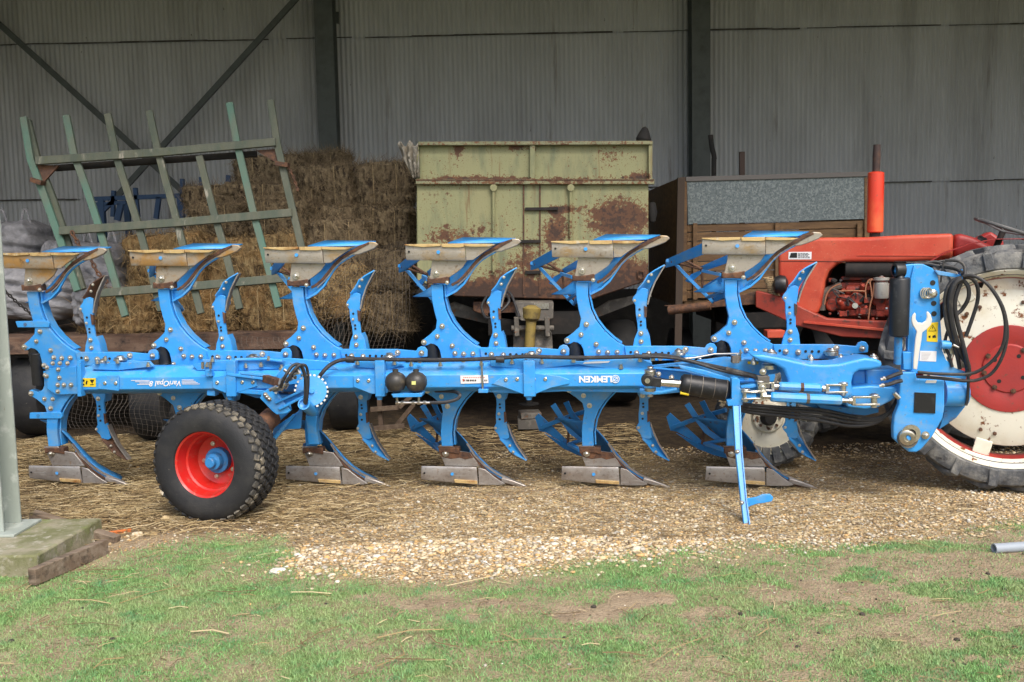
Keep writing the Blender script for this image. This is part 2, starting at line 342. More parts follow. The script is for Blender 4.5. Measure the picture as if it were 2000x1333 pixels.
def stone_mat(name, cols):
    mt = bpy.data.materials.new(name); mt.use_nodes = True; nt = mt.node_tree; b = nt.nodes['Principled BSDF']
    g = nt.nodes.new('ShaderNodeNewGeometry'); cr = nt.nodes.new('ShaderNodeValToRGB'); cr.color_ramp.interpolation = 'CONSTANT'
    el = cr.color_ramp.elements
    while len(el) < len(cols): el.new(.5)
    for i, c in enumerate(cols): el[i].position = i/len(cols); el[i].color = (*c, 1)
    nt.links.new(g.outputs['Random Per Island'], cr.inputs[0]); nt.links.new(cr.outputs[0], b.inputs['Base Color']); b.inputs['Roughness'].default_value = .8
    return mt
SC = [(0.64,0.50,0.30),(0.60,0.38,0.16),(0.68,0.58,0.42),(0.46,0.33,0.18),(0.70,0.65,0.54),(0.56,0.44,0.26),(0.37,0.29,0.19),(0.58,0.41,0.20),(0.44,0.40,0.33),(0.64,0.54,0.36)]
x, y = sample(110000, -2.4, 3.4, 4.7, 6.7, lambda x, y: masks(x, y)[2]*.40*(.35+.65*sst(fbm(x,y,5,3),.35,.6)))
stones('gravel_heap', x, y, NR.gamma(2.4, .0037, len(x)).clip(.004,.028), stone_mat('bright_flint', SC), 'bright orange and cream flint gravel spread thick at the edge of the grass')
x, y = sample(230000, -4, 5, 5.0, 8.4, lambda x, y: masks(x, y)[3]*.5*(abs(x) < y*.6))
SC2 = [(c[0]*.84, c[1]*.82, c[2]*.78) for c in SC] + [(0.26,0.18,0.09),(0.33,0.23,0.12)]
stones('gravel', x, y, (NR.gamma(3, .0021, len(x))).clip(.003,.017), stone_mat('yard_gravel', SC2), 'fine tan gravel pressed into the yard under the plough')
x, y = sample(130000, -2.6, 4.2, 5.0, 6.9, lambda x, y: (1-masks(x, y)[0])*.24*sst(x,-2.4,-.6)*sst(6.9-y, 0, .9)*(.4+.8*fbm(x, y, 2.5)))
stones('pale_gravel', x, y, NR.gamma(2.6, .0028, len(x)).clip(.003,.02), stone_mat('pale_flint', [tuple(v*.9 for v in c) for c in SC]), 'loose pale yellow gravel over the front of the yard', lift=.35)
x, y = sample(1500, -4, 4.3, 3.6, 6.4, lambda x, y: masks(x, y)[0]*(.10+.5*sst(x,0,1.5)*sst(y,4.6,5.6)))
stones('gravel_specks', x, y, NR.gamma(3, .0025, len(x)).clip(.003,.014), stone_mat('scattered_flint', SC), 'pale flints scattered in the turf')
# straw strands
STRAW = stone_mat('straw', [(0.32,0.235,0.11),(0.22,0.155,0.07),(0.50,0.40,0.23),(0.12,0.08,0.035),(0.26,0.18,0.08),(0.38,0.295,0.15),(0.16,0.11,0.05),(0.10,0.065,0.03)])
def strands(name, x, y, zf, L, wd, label, cat='straw', zr=.012):
    n = len(x); a = NR.normal(0, .75, n); L = L*NR.uniform(.4, 1.3, n); dx = np.cos(a)*L/2; dy = np.sin(a)*L/2; w_ = wd*NR.uniform(.6,1.4,n)
    nx_, ny_ = -np.sin(a)*w_, np.cos(a)*w_; bx = NR.normal(0,.12,n)*L; z = zf + NR.uniform(.003, zr, n); dz = NR.uniform(-.3,.3,n)*zr
    P = []
    for t, q in ((-1,0),(0,1),(1,0)):
        cx = x+dx*t+nx_/w_*bx*q; cy = y+dy*t+ny_/w_*bx*q; cz = z+dz*t+ (q*.003)
        P += [np.stack([cx-nx_, cy-ny_, cz-.0004], 1), np.stack([cx+nx_, cy+ny_, cz+w_*.8], 1)]
    V = np.stack(P, 1).reshape(-1,3); b0 = (np.arange(n)*6)[:,None]
    Fq = np.concatenate([b0+np.array([0,2,3,1]), b0+np.array([2,4,5,3])])
    return tag(fast(name, V, Fq, STRAW), label, cat, kind='stuff')
x, y = sample(60000, -4.8, 1.2, 5.8, 9.5, lambda x, y: masks(x, y)[4]*.55)
x2, y2 = sample(9000, -1.6, 3, 5.6, 8.0, lambda x, y: (1-masks(x,y)[0])*.6); strands('gravel_straw', x2, y2, gh(x2, y2)+.004, .11, .0014, 'thin straw fallen over the gravel below the plough')
strands('loose_straw', x, y, gh(x, y), .15, .0019, 'loose trampled straw on the barn floor behind the wheel', zr=.03)
x, y = sample(7500, -4.5, 4.5, 3.5, 6.6, lambda x, y: (.12+.5*sst(-x, 0.5, 2.5)*sst(y,4.3,5.8))*(abs(x) < y*.6))
strands('straw_wisps', x, y, gh(x, y), .09, .0013, 'wisps of straw lying on the grass', zr=.02)
x, y = sample(38, -3, 3.5, 3.7, 5.6, lambda x, y: x > -9)
strands('straw_stalks', x, y, gh(x, y)+.012, .30, .0022, 'long pale straw stalks dropped on the turf', zr=.012)
# clods of dung in the turf
x, y = sample(150, -3.5, 4, 3.6, 5.2, lambda x, y: .35+.65*sst(x, -1, 1.5))
CLOD = M('dark_clods', (0.055,0.045,0.035), .9, bump=.6, bscale=80)
n = len(x); stones('soil_clods', x, y, NR.gamma(3, .0032, n).clip(.004,.018), CLOD, 'small dark dung clods in the turf', flat=.7)

def rock(name, px, py, r, col, label, grp=None, sq=.7, seed=1):
    q = random.Random(seed); g = G(px, py); bm = bmesh.new(); bmesh.ops.create_icosphere(bm, subdivisions=3, radius=r)
    ph = [q.uniform(0, 6) for _ in range(6)]
    for v in bm.verts:
        d = v.co.normalized(); k = 1+.18*math.sin(d.x*3+ph[0])*math.cos(d.y*3.3+ph[1])+.12*math.sin(d.z*5+d.x*4+ph[2])+.06*math.sin(d.x*11+ph[3])*math.sin(d.y*12+ph[4])
        v.co = Vector((d.x*1.25, d.y, d.z*sq))*r*k
    me = bpy.data.meshes.new(name); bm.to_mesh(me); bm.free(); me.materials.append(col)
    for p in me.polygons: p.use_smooth = (seed % 2 == 0)
    o = bpy.data.objects.new(name, me); COL.objects.link(o); o.location = (g.x, g.y, r*sq*.55); tag(o, label, 'stone', grp)
ROCKM = M('flint_stone', (0.50,0.38,0.20), .8, layers=[((0.62,0.55,0.42), 14, .45, .6), ((0.30,0.18,0.07), 22, .55, .7)], bump=.4)
ROCKW = M('white_flint', (0.70,0.68,0.62), .7, layers=[((0.5,0.45,0.35), 20, .5, .7)], bump=.3)
rock('stone', 395, 1014, .045, ROCKM, 'tan knobbly stone touching the front of the wheel', seed=3)
rock('stone', 327, 966, .042, ROCKM, 'yellowish stone just left of the wheel', seed=5)
rock('stone', 268, 1048, .028, ROCKM, 'rounded tan stone left of the wheel, at the grass edge', seed=2)
rock('stone', 324, 1018, .030, ROCKM, 'small tan stone on the straw below the wheel', seed=7)
rock('stone', 542, 1119, .036, ROCKW, 'white flint alone in the grass left of the gravel heap', sq=.45, seed=9)
# ================= THE BARN =================
YB = 15.6
CLAD = M('corrugated_cladding', (0.455, 0.475, 0.50), .6, layers=[((0.375, 0.392, 0.41), 1.2, .4, .7, (1,1,.3)), ((0.29, 0.30, 0.31), 2.2, .5, .75, (1,1,.12)), ((0.07,0.065,0.06), 11, .70, .73, (1,1,.6)), ((0.22,0.21,0.20), 5, .62, .74, (1,1,.10))])
COLM = M('grey_green_steelwork', (0.075, 0.09, 0.09), .6, layers=[((0.05,0.058,0.058), 5, .45, .7)])
PSTM = M('pale_grey_green_paint', (0.36, 0.405, 0.37), .55, layers=[((0.29,0.33,0.29), 3, .4, .7, (1,1,.25)), ((0.20,0.15,0.09), 22, .64, .70, (1,1,.3)), ((0.50,0.54,0.50), 9, .55, .7)], bump=.1)
CONC = M('mossy_concrete', (0.29, 0.265, 0.185), .9, layers=[((0.15,0.155,0.07), 5, .42, .62), ((0.18,0.21,0.075), 7, .54, .68), ((0.40,0.38,0.31), 16, .55, .7)], bump=.5, bscale=50)
barn = thing('barn', 'open-fronted steel-framed barn with grey corrugated sheet walls', 'barn', (0, YB, 0))
def corrug(x0, x1, z0, z1, yb, pitch=.076, amp=.013, axis='x', skew=0.0):
    mb = MB(); n = int((x1-x0)/pitch*6); r = []
    for z in (z0, z1):
        row = []
        for i in range(n+1):
            x = x0+(x1-x0)*i/n; d = amp*math.sin(2*math.pi*i/6)
            row.append(Vector((x, yb+d, z)) if axis == 'x' else Vector((yb+d, x, z)))
        r.append(row)
    return mb.sheet(r)
S1, S2 = 2.66, 5.07
wall = MB()
for (a, b, dy) in ((.1, S1+.06, .05), (S1, S2+.06, .025), (S2, 7.6, 0)):
    c = corrug(-10, 15, a, b, YB+dy); wall.add(c.V, c.F)
build('back_wall', wall, CLAD, barn, smooth=50)
bw = MB(); bw.box((2.5, YB-.02, .5), 24.9, .22, 1.1); build('wall_foot_shade', bw, M('painted_shade', (0.022,0.02,0.018), .95, layers=[((0.045,0.04,0.035), 5, .5, .7)], bump=.4), barn)  # dark band added along the wall foot, painting in the shade there
SEAM_SHADE = M('lap_seam_shade', (0.05,0.045,0.04), .9, layers=[((0.16,0.16,0.155), 2.2, .46, .60, (1,1,1), 8)])  # dark strips drawn in for the shadow line at each sheet lap
for z in (S1, S2):
    q = random.Random(int(z*10)); mb = MB(); x = -10
    while x < 15:
        w_ = q.uniform(.15, 1.4); t_ = q.uniform(.006, .022); mb.box((x+w_/2, YB-.012+.025*(z < 3), z+q.uniform(-.006,.006)), w_, .03, t_); x += w_+(q.uniform(0,.3) if q.random() < .3 else 0)
    build('lap_shade_strip', mb, SEAM_SHADE, barn)
if 0:
    x = q.uniform(-9, 11); z = q.choice((1.9,3.3,3.4,3.9,4.9,5.6))+q.uniform(-.04,.04); mb.box((x, YB-.012, z), q.choice((.02,.025,.03,.09)), .02, q.choice((.02,.03,.07)))
c = corrug(5.6, YB, .1, 7.4, -10, axis='y'); build('side_wall', c, CLAD, barn, smooth=50)
c = corrug(6.2, YB, .1, 7.4, 15, axis='y'); build('side_wall', c, CLAD, barn, smooth=50)
rf = MB(); rf.prism([Vector((-10.2, 6.05, 6.5)), Vector((15.2, 6.05, 6.5)), Vector((15.2, YB+.4, 7.7)), Vector((-10.2, YB+.4, 7.7))], (0,0,.06)); build('roof', rf, CLAD, barn, smooth=0)
def hcol(name, x, y, wd, dp, z0, z1, mat, tf=.014):
    mb = MB(); mb.box((x, y-dp/2, (z0+z1)/2), wd, tf, z1-z0); mb.box((x, y+dp/2, (z0+z1)/2), wd, tf, z1-z0); mb.box((x, y, (z0+z1)/2), .012, dp-tf-.002, z1-z0)
    return build(name, mb, mat, barn, bevel=.003)
for px in (645, 1366):
    q = at(px, 300, YB-.30); hcol('column', q.x, YB-.30, .285, .30, 0, 7.4, COLM)
xe = at(42, 1035, 5.66).x
hcol('column', xe-.175, 5.70, .21, .20, .135, 6.5, PSTM)['label'] = 'pale grey-green front post with a rusty foot'
bp_ = MB(); bp_.box((xe-.15, 5.70, .128), .34, .34, .016)
build('base_plate', bp_, PSTM, barn, bevel=.003)
for a, b in (((-40, 12), (420, 432)), ((590, -15), (225, 388))):
    build('brace', MB().bar(at(*a, YB-.42 if a[0] < 0 else YB-.5), at(*b, YB-.42 if a[0] < 0 else YB-.5), .085, .05), COLM, barn)
hk = MB(); hk.bar(at(659, 24, YB-.1), at(659, 46, YB-.1), .05, .05); build('bracket', hk, COLM, barn)
pl = MB(); pl.prism([Vector((-3.9, 5.18, .12)), Vector((-2.62, 5.18, .12)), Vector((-2.57, 5.92, .12)), Vector((-3.9, 5.92, .12))], (0,0,-.22))
build('foundation', pl, CONC, barn, bevel=.012)

# ---- planks, pipe by the post ----
OLDW = M('dark_old_timber', (0.09,0.06,0.04), .9, layers=[((0.15,0.11,0.075), 20, .45, .65)], bump=.4)
WOOD = M('weathered_wood', (0.22,0.165,0.115), .85, layers=[((0.33,0.27,0.20), 20, .4, .65, (.15,1,1)), ((0.08,0.055,0.035), 25, .55, .7, (.2,1,1))], bump=.4, bstretch=(.2,1,1))
OLDP = M('old_brown_plank', (0.15,0.105,0.07), .9, layers=[((0.24,0.19,0.14), 20, .4, .65, (.15,1,1)), ((0.06,0.045,0.03), 25, .5, .68, (.2,1,1)), ((0.22,0.18,0.05), 9, .60, .72)], bump=.4, bstretch=(.2,1,1))
def plank(name, p, q, w_, t_, mat, label, cat='plank', side=None):
    o = build(name, MB().bar(p, q, w_, t_, side), mat, org=(Vector(p)+Vector(q))/2, bevel=.004); return tag(o, label, cat)
plank('plank', at(64, 1006, 6.02), at(229, 1056, 5.78), .055, .06, OLDP, 'narrow weathered plank slanting off the corner of the concrete foundation', side=(.4,1,0))
plank('plank', G(62, 1128, .045), G(205, 1068, .045), .09, .05, OLDP, 'thick brown board on edge against the concrete foundation', side=(1,.1,0))
plank('stick', G(196, 1044, .02), G(256, 1036, .01), .022, .02, M('orange_wood', (0.50,0.14,0.03), .6), 'short orange stick on the straw beside the plank', 'stick')
pm = MB(); a = G(1941, 1072, .028); b = G(2120, 1060, .028); dd = (b-a).normalized()
pm.lathe([(0, .020), (0, .028), (1.2, .028), (1.2, .020), (0, .020)], a, dd, 20)
tag(build('plastic_pipe', pm, M('grey_pvc', (0.30,0.34,0.38), .4), org=a), 'grey plastic pipe lying on the grass at the right', 'pipe')

# ================= FLATBED, BAGS, HAY =================
YF = 9.3
fb = FY(YF)
flat = thing('flatbed_trailer', 'old low wooden flatbed trailer loaded with hay bales and white bags', 'trailer', (-3, YF, 0))
PINK = M('bleached_brown_boards', (0.12,0.068,0.045), .85, layers=[((0.20,0.13,0.09), 14, .4, .65, (.2,1,1)), ((0.05,0.035,0.03), 9, .5, .68)], bump=.4)
zd = fb.uz(400, 650)[2]; xl = at(-30, 680, YF).x; xr = at(600, 660, YF).x
dk = MB()
for k in range(9): dk.box(((xl+xr)/2, YF+.15+k*.30, zd-.03), xr-xl, .285, .045)
build('deck', dk, PINK, flat, bevel=.003)
dk = MB(); dk.box(((xl+xr)/2+.002*k, YF-.01, zd-.09), xr-xl-.01, .05, .16); build('front_board', dk, PINK, flat, bevel=.004)
dk = MB(); dk.box(((xl+xr)/2, YF+1.3, zd-.16), xr-xl-.4, 2.5, .10); dk.box(((xl+xr)/2-.2, YF+.3, zd-.42), 2.1, .12, .12); build('chassis', dk, DARK, flat)
for px, py in ((290, 866), (672, 846), (52, 856)):
    g = G(px, py); mb = MB(); r = .42
    mb.lathe([(-.13,.22),(-.14,.24),(-.16,.34),(-.14,r-.015),(-.10,r),(.10,r),(.14,r-.015),(.16,.34),(.14,.24),(.13,.22),(.05,.2),(.05,0)], (g.x, g.y+.35, r-.03), (1,0,0), 28)
    t = build('wheel', mb, TYRE, flat)
# bales
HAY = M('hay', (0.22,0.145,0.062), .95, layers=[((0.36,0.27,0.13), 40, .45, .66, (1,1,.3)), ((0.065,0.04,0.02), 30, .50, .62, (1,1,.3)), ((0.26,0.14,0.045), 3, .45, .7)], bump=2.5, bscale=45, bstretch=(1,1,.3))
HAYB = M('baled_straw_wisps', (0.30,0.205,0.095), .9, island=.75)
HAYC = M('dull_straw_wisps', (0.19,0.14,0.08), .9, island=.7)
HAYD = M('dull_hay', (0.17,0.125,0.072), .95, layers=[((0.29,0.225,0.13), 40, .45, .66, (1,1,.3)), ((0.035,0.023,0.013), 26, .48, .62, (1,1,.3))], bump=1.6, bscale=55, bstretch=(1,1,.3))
TWN = M('baler_twine', (0.40,0.30,0.16), .8)
def bale_mesh(Wd, H, Dp, seed, mat, lean=0):
    q = np.random.RandomState(seed); bm = bmesh.new(); bmesh.ops.create_cube(bm, size=1)
    bmesh.ops.subdivide_edges(bm, edges=bm.edges, cuts=14, use_grid_fill=True)
    P = np.array([v.co[:] for v in bm.verts]); F_ = np.array([[v.index for v in f.verts] for f in bm.faces]); bm.free()
    sgn = np.sign(P); A = np.abs(P)*2; rr = .16                                  # rounded corners
    e = np.clip((A-(1-rr))/rr, 0, 1); ln = np.sqrt((e**2).sum(1)); f = np.where(ln > 1, 1/ln.clip(1e-6), 1)[:,None]
    A = np.where(e > 0, (1-rr)+e*f*rr, A); P = sgn*A/2*np.array([Wd, Dp, H])
    nrm = P/np.linalg.norm(P, axis=1)[:,None]; ph = q.rand(12)*6
    d = .022*np.sin(P[:,0]*9+ph[0])*np.cos(P[:,2]*11+ph[1])+.014*np.sin(P[:,0]*31+ph[2]+P[:,1]*9)*np.sin(P[:,2]*23+ph[3])+q.normal(0,.014,len(P))
    d -= .018*(np.exp(-((P[:,0]-Wd*.2)/.02)**2)+np.exp(-((P[:,0]+Wd*.2)/.02)**2))
    P = P + nrm*d[:,None]; P[:,0] += P[:,2]*lean
    me = bpy.data.meshes.new('bale')
    n = 4200; k = q.randint(0, len(F_), n); c = P[F_[k]].mean(1) + q.normal(0,.02,(n,3)); nn = c/np.linalg.norm(c,axis=1)[:,None]
    dr = q.normal(0,1,(n,3)); dr -= nn*(dr*nn).sum(1)[:,None]*.75; dr /= np.linalg.norm(dr,axis=1)[:,None]; L = q.uniform(.04,.17,(n,1))
    sd_ = np.cross(dr, q.normal(0,1,(n,3))); sd_ /= np.linalg.norm(sd_,axis=1)[:,None]; wv = sd_*.0024
    T = np.stack([c-wv, c+wv, c+dr*L+nn*L*q.uniform(-.1,.5,(n,1))], 1).reshape(-1,3)
    V = np.concatenate([P, T]); nf = len(F_)
    fl = F_.tolist() + (np.arange(3*n).reshape(-1,3)+len(P)).tolist()
    me.from_pydata(V.tolist(), [], fl); me.materials.append(mat); me.materials.append(HAYB if mat is HAY else HAYC)
    me.polygons.foreach_set('material_index', [0]*nf+[1]*n); me.polygons.foreach_set('use_smooth', [True]*nf+[False]*n)
    return me
GB = 'rectangular hay bales stacked on the flatbed'
bales = [
 (150,572,312,652,9.55,'shaggy golden bale at the left end of the bottom row',0), (312,566,470,650,9.55,'golden bale in the bottom row, second from the left end',0),
 (470,560,596,648,9.55,'golden bale in the bottom row, behind the third plough leg',0), (600,520,712,622,9.8,'golden bale right of the wooden rack, low beside the third mouldboard',0),
 (243,458,400,560,9.75,'pale green-tinged bale on the second row, next to the white bag',0), (400,462,598,562,9.8,'pale bale on the second row, right of the one beside the bag',0),
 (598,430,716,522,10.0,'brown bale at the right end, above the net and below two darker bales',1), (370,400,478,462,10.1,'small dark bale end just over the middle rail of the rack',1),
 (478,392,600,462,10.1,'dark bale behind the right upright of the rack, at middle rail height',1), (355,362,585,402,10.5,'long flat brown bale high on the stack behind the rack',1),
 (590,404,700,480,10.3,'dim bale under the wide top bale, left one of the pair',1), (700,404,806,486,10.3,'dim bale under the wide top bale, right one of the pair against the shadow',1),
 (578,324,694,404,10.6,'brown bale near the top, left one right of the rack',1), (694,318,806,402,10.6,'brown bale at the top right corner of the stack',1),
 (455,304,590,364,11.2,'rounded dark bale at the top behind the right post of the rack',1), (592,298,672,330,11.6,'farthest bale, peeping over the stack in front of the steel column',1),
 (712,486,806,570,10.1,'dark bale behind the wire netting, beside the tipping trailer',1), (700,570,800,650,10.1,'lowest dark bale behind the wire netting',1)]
for i, (a, b, c, d, Y, lb, dull) in enumerate(bales):
    p = at(a, b, Y); q = at(c, d, Y); Wd = (q.x-p.x)*.97; H = (p.z-q.z)*.955; Dp = .75 if Y < 9.7 else .6
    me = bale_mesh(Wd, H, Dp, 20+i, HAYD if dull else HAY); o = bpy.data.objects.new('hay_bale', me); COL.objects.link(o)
    o.location = ((p.x+q.x)/2, Y+Dp/2-.05, (p.z+q.z)/2); o.rotation_euler = (0, R(rnd.uniform(-2,2)), R(rnd.uniform(-5,5)))
    tag(o, lb, 'bale', GB); ORG[o.name] = Vector((0,0,0))
    for s_ in (-.21, .21):
        xx_ = Wd*s_; P_ = [Vector((xx_, a_*(Dp/2+.004), b_*(H/2+.004))) for a_, b_ in ((-.85,-1),(-1,-.85),(-1,0),(-1,.85),(-.85,1),(0,1),(.85,1),(1,.85),(1,-.85),(.85,-1))]
        build('twine', MB().tube(P_, .004, 5, closed=True), TWN, o)
# white bulk bags
BAG = M('white_woven_bag', (0.27,0.27,0.285), .75, layers=[((0.18,0.18,0.195), 5, .4, .65), ((0.36,0.36,0.38), 9, .5, .7)], bump=1.6, bscale=14, bstretch=(1,1,2.5))
def bag(px0, py0, px1, py1, Y, dp, label, seed, loops=False):
    q = random.Random(seed); p = at(px0, py0, Y); s = at(px1, py1, Y); c = Vector(((p.x+s.x)/2, Y+dp/2, (p.z+s.z)/2)); wx = abs(s.x-p.x)/2; hz = abs(p.z-s.z)/2
    bm = bmesh.new(); bmesh.ops.create_cube(bm, size=2); bmesh.ops.subdivide_edges(bm, edges=bm.edges, cuts=22, use_grid_fill=True)
    ph = [q.uniform(0,6) for _ in range(8)]
    for v in bm.verts:
        u = v.co; r = (abs(u.x)**4+abs(u.y)**4+abs(u.z)**4)**.25; u = u/r
        top = max(0, u.z)**2; k = 1-.22*top
        f = .05*math.sin(u.x*5+u.z*6+ph[0])*math.sin(u.z*4+ph[1]) + .03*math.sin(u.x*12+ph[2]+u.z*5)+ .022*math.sin(u.z*19+u.x*5+ph[3])+.012*math.sin(u.x*31+u.z*14+ph[5])
        g = abs(math.sin(u.z*7+ph[6]+1.6*math.sin(u.x*2.2+ph[4])))**6*.055
        v.co = Vector((u.x*k*wx*(1+f-g), u.y*k*dp/2*(1+f*1.4-g*1.5), u.z*hz*(1+ f*.7 + .10*top*math.sin(u.x*3+ph[7]))))
    me = bpy.data.meshes.new('bulk_bag'); bm.to_mesh(me); bm.free(); me.materials.append(BAG); [setattr(f, 'use_smooth', True) for f in me.polygons]
    o = bpy.data.objects.new('bulk_bag', me); COL.objects.link(o); o.location = c; ORG[o.name] = c; tag(o, label, 'bag', 'white bulk bags on the flatbed')
    if loops:
        for x in (-.45, .3):
            b0 = c+Vector((wx*x, -dp*.1, hz*.85)); pts = [b0+Vector((t*.10, 0, .16*math.sin(t*math.pi))) for t in [i/8 for i in range(9)]]
            build('lifting_loop', MB().tube(pts, .014, 6), BAG, o)
    return o
bag(95, 470, 236, 622, 9.9, .9, 'upright white bag with lifting loops beside the hay', 1, True)
bag(-60, 520, 150, 626, 9.5, .8, 'slumped pale bag at the front, left of the first plough leg', 2)
bag(-70, 430, 62, 530, 10.3, .8, 'grey crumpled bag at the far left edge behind the post', 3, True)
bag(70, 470, 118, 540, 10.0, .4, 'small peaked grey bag between the crumpled one and the rack', 4)
bag(130, 545, 182, 640, 9.4, .5, 'creased pale bag filling the gap under the rack foot', 5)

# ---- green wooden hay rack leaning over the load ----
LK = Fr((0, 8.62, 0), (1,0,0), (0,1,-.2), (0,.2,1))
GRW = M('peeling_green_wood', (0.075,0.093,0.07), .8, layers=[((0.115,0.12,0.088), 8, .42, .62, (1,1,.3)), ((0.09,0.10,0.06), 30, .55, .7, (1,1,.2)), ((0.30,0.28,0.23), 14, .62, .7, (1,1,.2))], bump=.25)
GRL = M('mint_green_wood', (0.085,0.17,0.13), .75, layers=[((0.12,0.145,0.11), 5, .42, .62, (1,1,.3)), ((0.10,0.14,0.10), 30, .6, .72, (1,1,.2))], bump=.2)
rack = thing('hay_rack', 'tall green wooden slatted rack leaning back over the hay', 'rack', LK.p(330, 560))
z1 = ZM(0, 170, .3526)
def poly(pts, w_, t_, v, mat, name):
    P = [LK.p(px, py, v) for px, py in z1(pts)]; mb = MB()
    L = []; Rr = []
    for i, p in enumerate(P):
        a = P[max(i-1,0)]; b = P[min(i+1,len(P)-1)]; d = (b-a).normalized(); o = d.cross(LK.ev.normalized()).normalized()*w_/2
        L.append(p+o); Rr.append(p-o)
    mb.prism(L+Rr[::-1], LK.ev.normalized()*t_); return build(name, mb, mat, rack, bevel=.004)
for pts, mt_ in (([(125,165),(165,400),(240,600),(330,850),(425,1130)], GRL), ([(362,155),(405,370),(475,560),(540,760),(690,1270)], GRL), ([(592,145),(640,380),(690,540),(755,740),(830,1010),(890,1240)], GRW),
                 ([(822,130),(868,340),(915,520),(965,700),(1020,915),(1110,1255)], GRW), ([(1100,380),(1180,690),(1245,910),(1325,1230)], GRW), ([(1268,85),(1310,310),(1400,690),(1470,950),(1540,1220)], GRL), ([(1495,70),(1535,320),(1590,560),(1672,900)], GRW)):
    poly(pts, .064, .04, .0, mt_, 'slat')
poly([(150,180),(205,400),(285,600),(370,850),(455,1120)], .05, .05, .05, GRW, 'slat')
for pts, v in (([(195,408),(860,362),(1525,303)], -.035), ([(325,797),(960,752),(1615,695)], -.035), ([(500,1145),(1100,1100),(1640,1052)], -.035)):
    poly(pts, .075, .033, v, GRW, 'rail')
poly([(300,448),(860,408),(1420,368)], .055, .04, .10, DARK, 'rail')  # dark bar put in for the shadow line below the upper rail
for tri in ([(205,432),(325,436),(235,535)], [(1415,352),(1530,344),(1540,425)]):
    build('corner_bracket', MB().prism([LK.p(px,py,.03) for px,py in z1(tri)], (0,.03,0)), RUSTM, rack)
for q in ([(180,515),(240,535)], [(1530,425),(1600,435)]):
    a, b = [LK.p(px,py,-.01) for px,py in z1(q)]; build('strap', MB().bar(a, b, .04, .09), RUSTM, rack)
def chain(pts, n, r, mat, label):
    mb = MB(); P = [Vector(p) for p in pts]; seg = [(P[i+1]-P[i]).length for i in range(len(P)-1)]; T = sum(seg)
    def ev(t):
        t *= T
        for i, s_ in enumerate(seg):
            if t <= s_ or i == len(seg)-1: return P[i].lerp(P[i+1], min(1, t/s_)), (P[i+1]-P[i]).normalized()
            t -= s_
    for k in range(n):
        c, d = ev((k+.5)/n); L = T/n*.78; sd_ = Vector((0,1,0)) if k % 2 else d.cross(Vector((0,1,0))).normalized(); sd_ = (sd_-d*sd_.dot(d)).normalized()
        lp = [c + d*(L*.72*math.cos(a)) + sd_*(L*.42*math.sin(a)) for a in [j*math.pi/5 for j in range(10)]]
        mb.tube(lp, r, 6, closed=True)
    return tag(build('chain', mb, mat, org=P[0]), label, 'chain')
chain([LK.p(px,py,-.06) for px,py in z1([(395,800),(440,880),(500,950),(540,1030),(595,1085)])], 13, .009, RUSTM, 'rusty chain hanging from the middle rail over the white bag')
chain([LK.p(px,py,-.06) for px,py in z1([(20,1125),(90,1190),(180,1265)])], 11, .007, DARK, 'thin dark chain at the far left beside the post')
chain([LK.p(px,py,.02) for px,py in z1([(1590,430),(1625,500),(1650,575)])], 9, .007, RUSTM, 'small rusty chain hanging off the right end of the rack')

# ---- wire netting ----
WIRE = M('rusty_fence_wire', (0.13,0.11,0.09), .6, .3)
def net(q, Y, nu, nv, label, seed, amp=.06):
    TL, TR, BL, BR = [at(a, b, Y) for a, b in q]; rr = random.Random(seed); ph = [rr.uniform(0,6) for _ in range(4)]
    def S(u, v):
        p = TL.lerp(TR, u).lerp(BL.lerp(BR, u), v); return p + Vector((.02*math.sin(v*7+ph[0]+u*3), amp*math.sin(u*5+ph[1])*math.cos(v*4+ph[2]), .02*math.sin(u*8+v*4+ph[3])))
    mb = MB()
    for i in range(nu+1): mb.tube([S(i/nu, j/10) for j in range(11)], .0013, 3)
    for j in range(nv+1): mb.tube([S(i/10, j/nv) for i in range(11)], .0013, 3)
    return tag(build('wire_netting', mb, WIRE, org=TL), label, 'wire netting')
net([(690,480),(806,476),(560,700),(790,695)], 8.95, 24, 26, 'sagging wire netting hung over the bales left of the tipping trailer', 1, .09)
net([(118,772),(345,768),(128,832),(335,852)], 8.5, 24, 9, 'wire netting hanging low under the flatbed, left of the depth wheel', 2, .05)
net([(285,660),(560,655),(290,712),(560,705)], 8.8, 26, 6, 'wire netting strung across the front of the flatbed behind the beam', 3, .03)
net([(590,640),(700,590),(590,700),(690,700)], 8.9, 12, 9, 'small piece of wire netting below the bale at the rack end', 4, .03)

# ---- dark blue implement at the back wall ----
b_ = FY(13.6); fr_ = MB()
for a, c, w_ in (((510,622),(1075,600),.06),((490,655),(700,640),.05),((560,700),(640,620),.05),((1010,510),(1010,640),.05),((750,560),(765,720),.05),((880,610),(865,730),.06),((630,575),(625,720),.05),((1115,500),(1115,570),.05),((1268,490),(1262,560),.06),((670,650),(650,740),.08)):
    p, q = [b_.p(*e) for e in z1([a, c])]; fr_.bar(p, q, w_, .06)
for x in (540, 700): 
    p, q = [b_.p(*e, .9) for e in z1([(x,640),(x+30,1000)])]; fr_.bar(p, q, .08, .06); 
for x in (560, 1000): fr_.bar(b_.p(x*.3526, 385, 0), b_.p(x*.3526, 385, 0)-Vector((0,0,2.4)), .08, .08)
tag(build('farm_implement', fr_, M('navy_paint', (0.02,0.06,0.14), .6), org=b_.p(280,400)), 'dark navy steel implement standing against the back wall', 'implement')

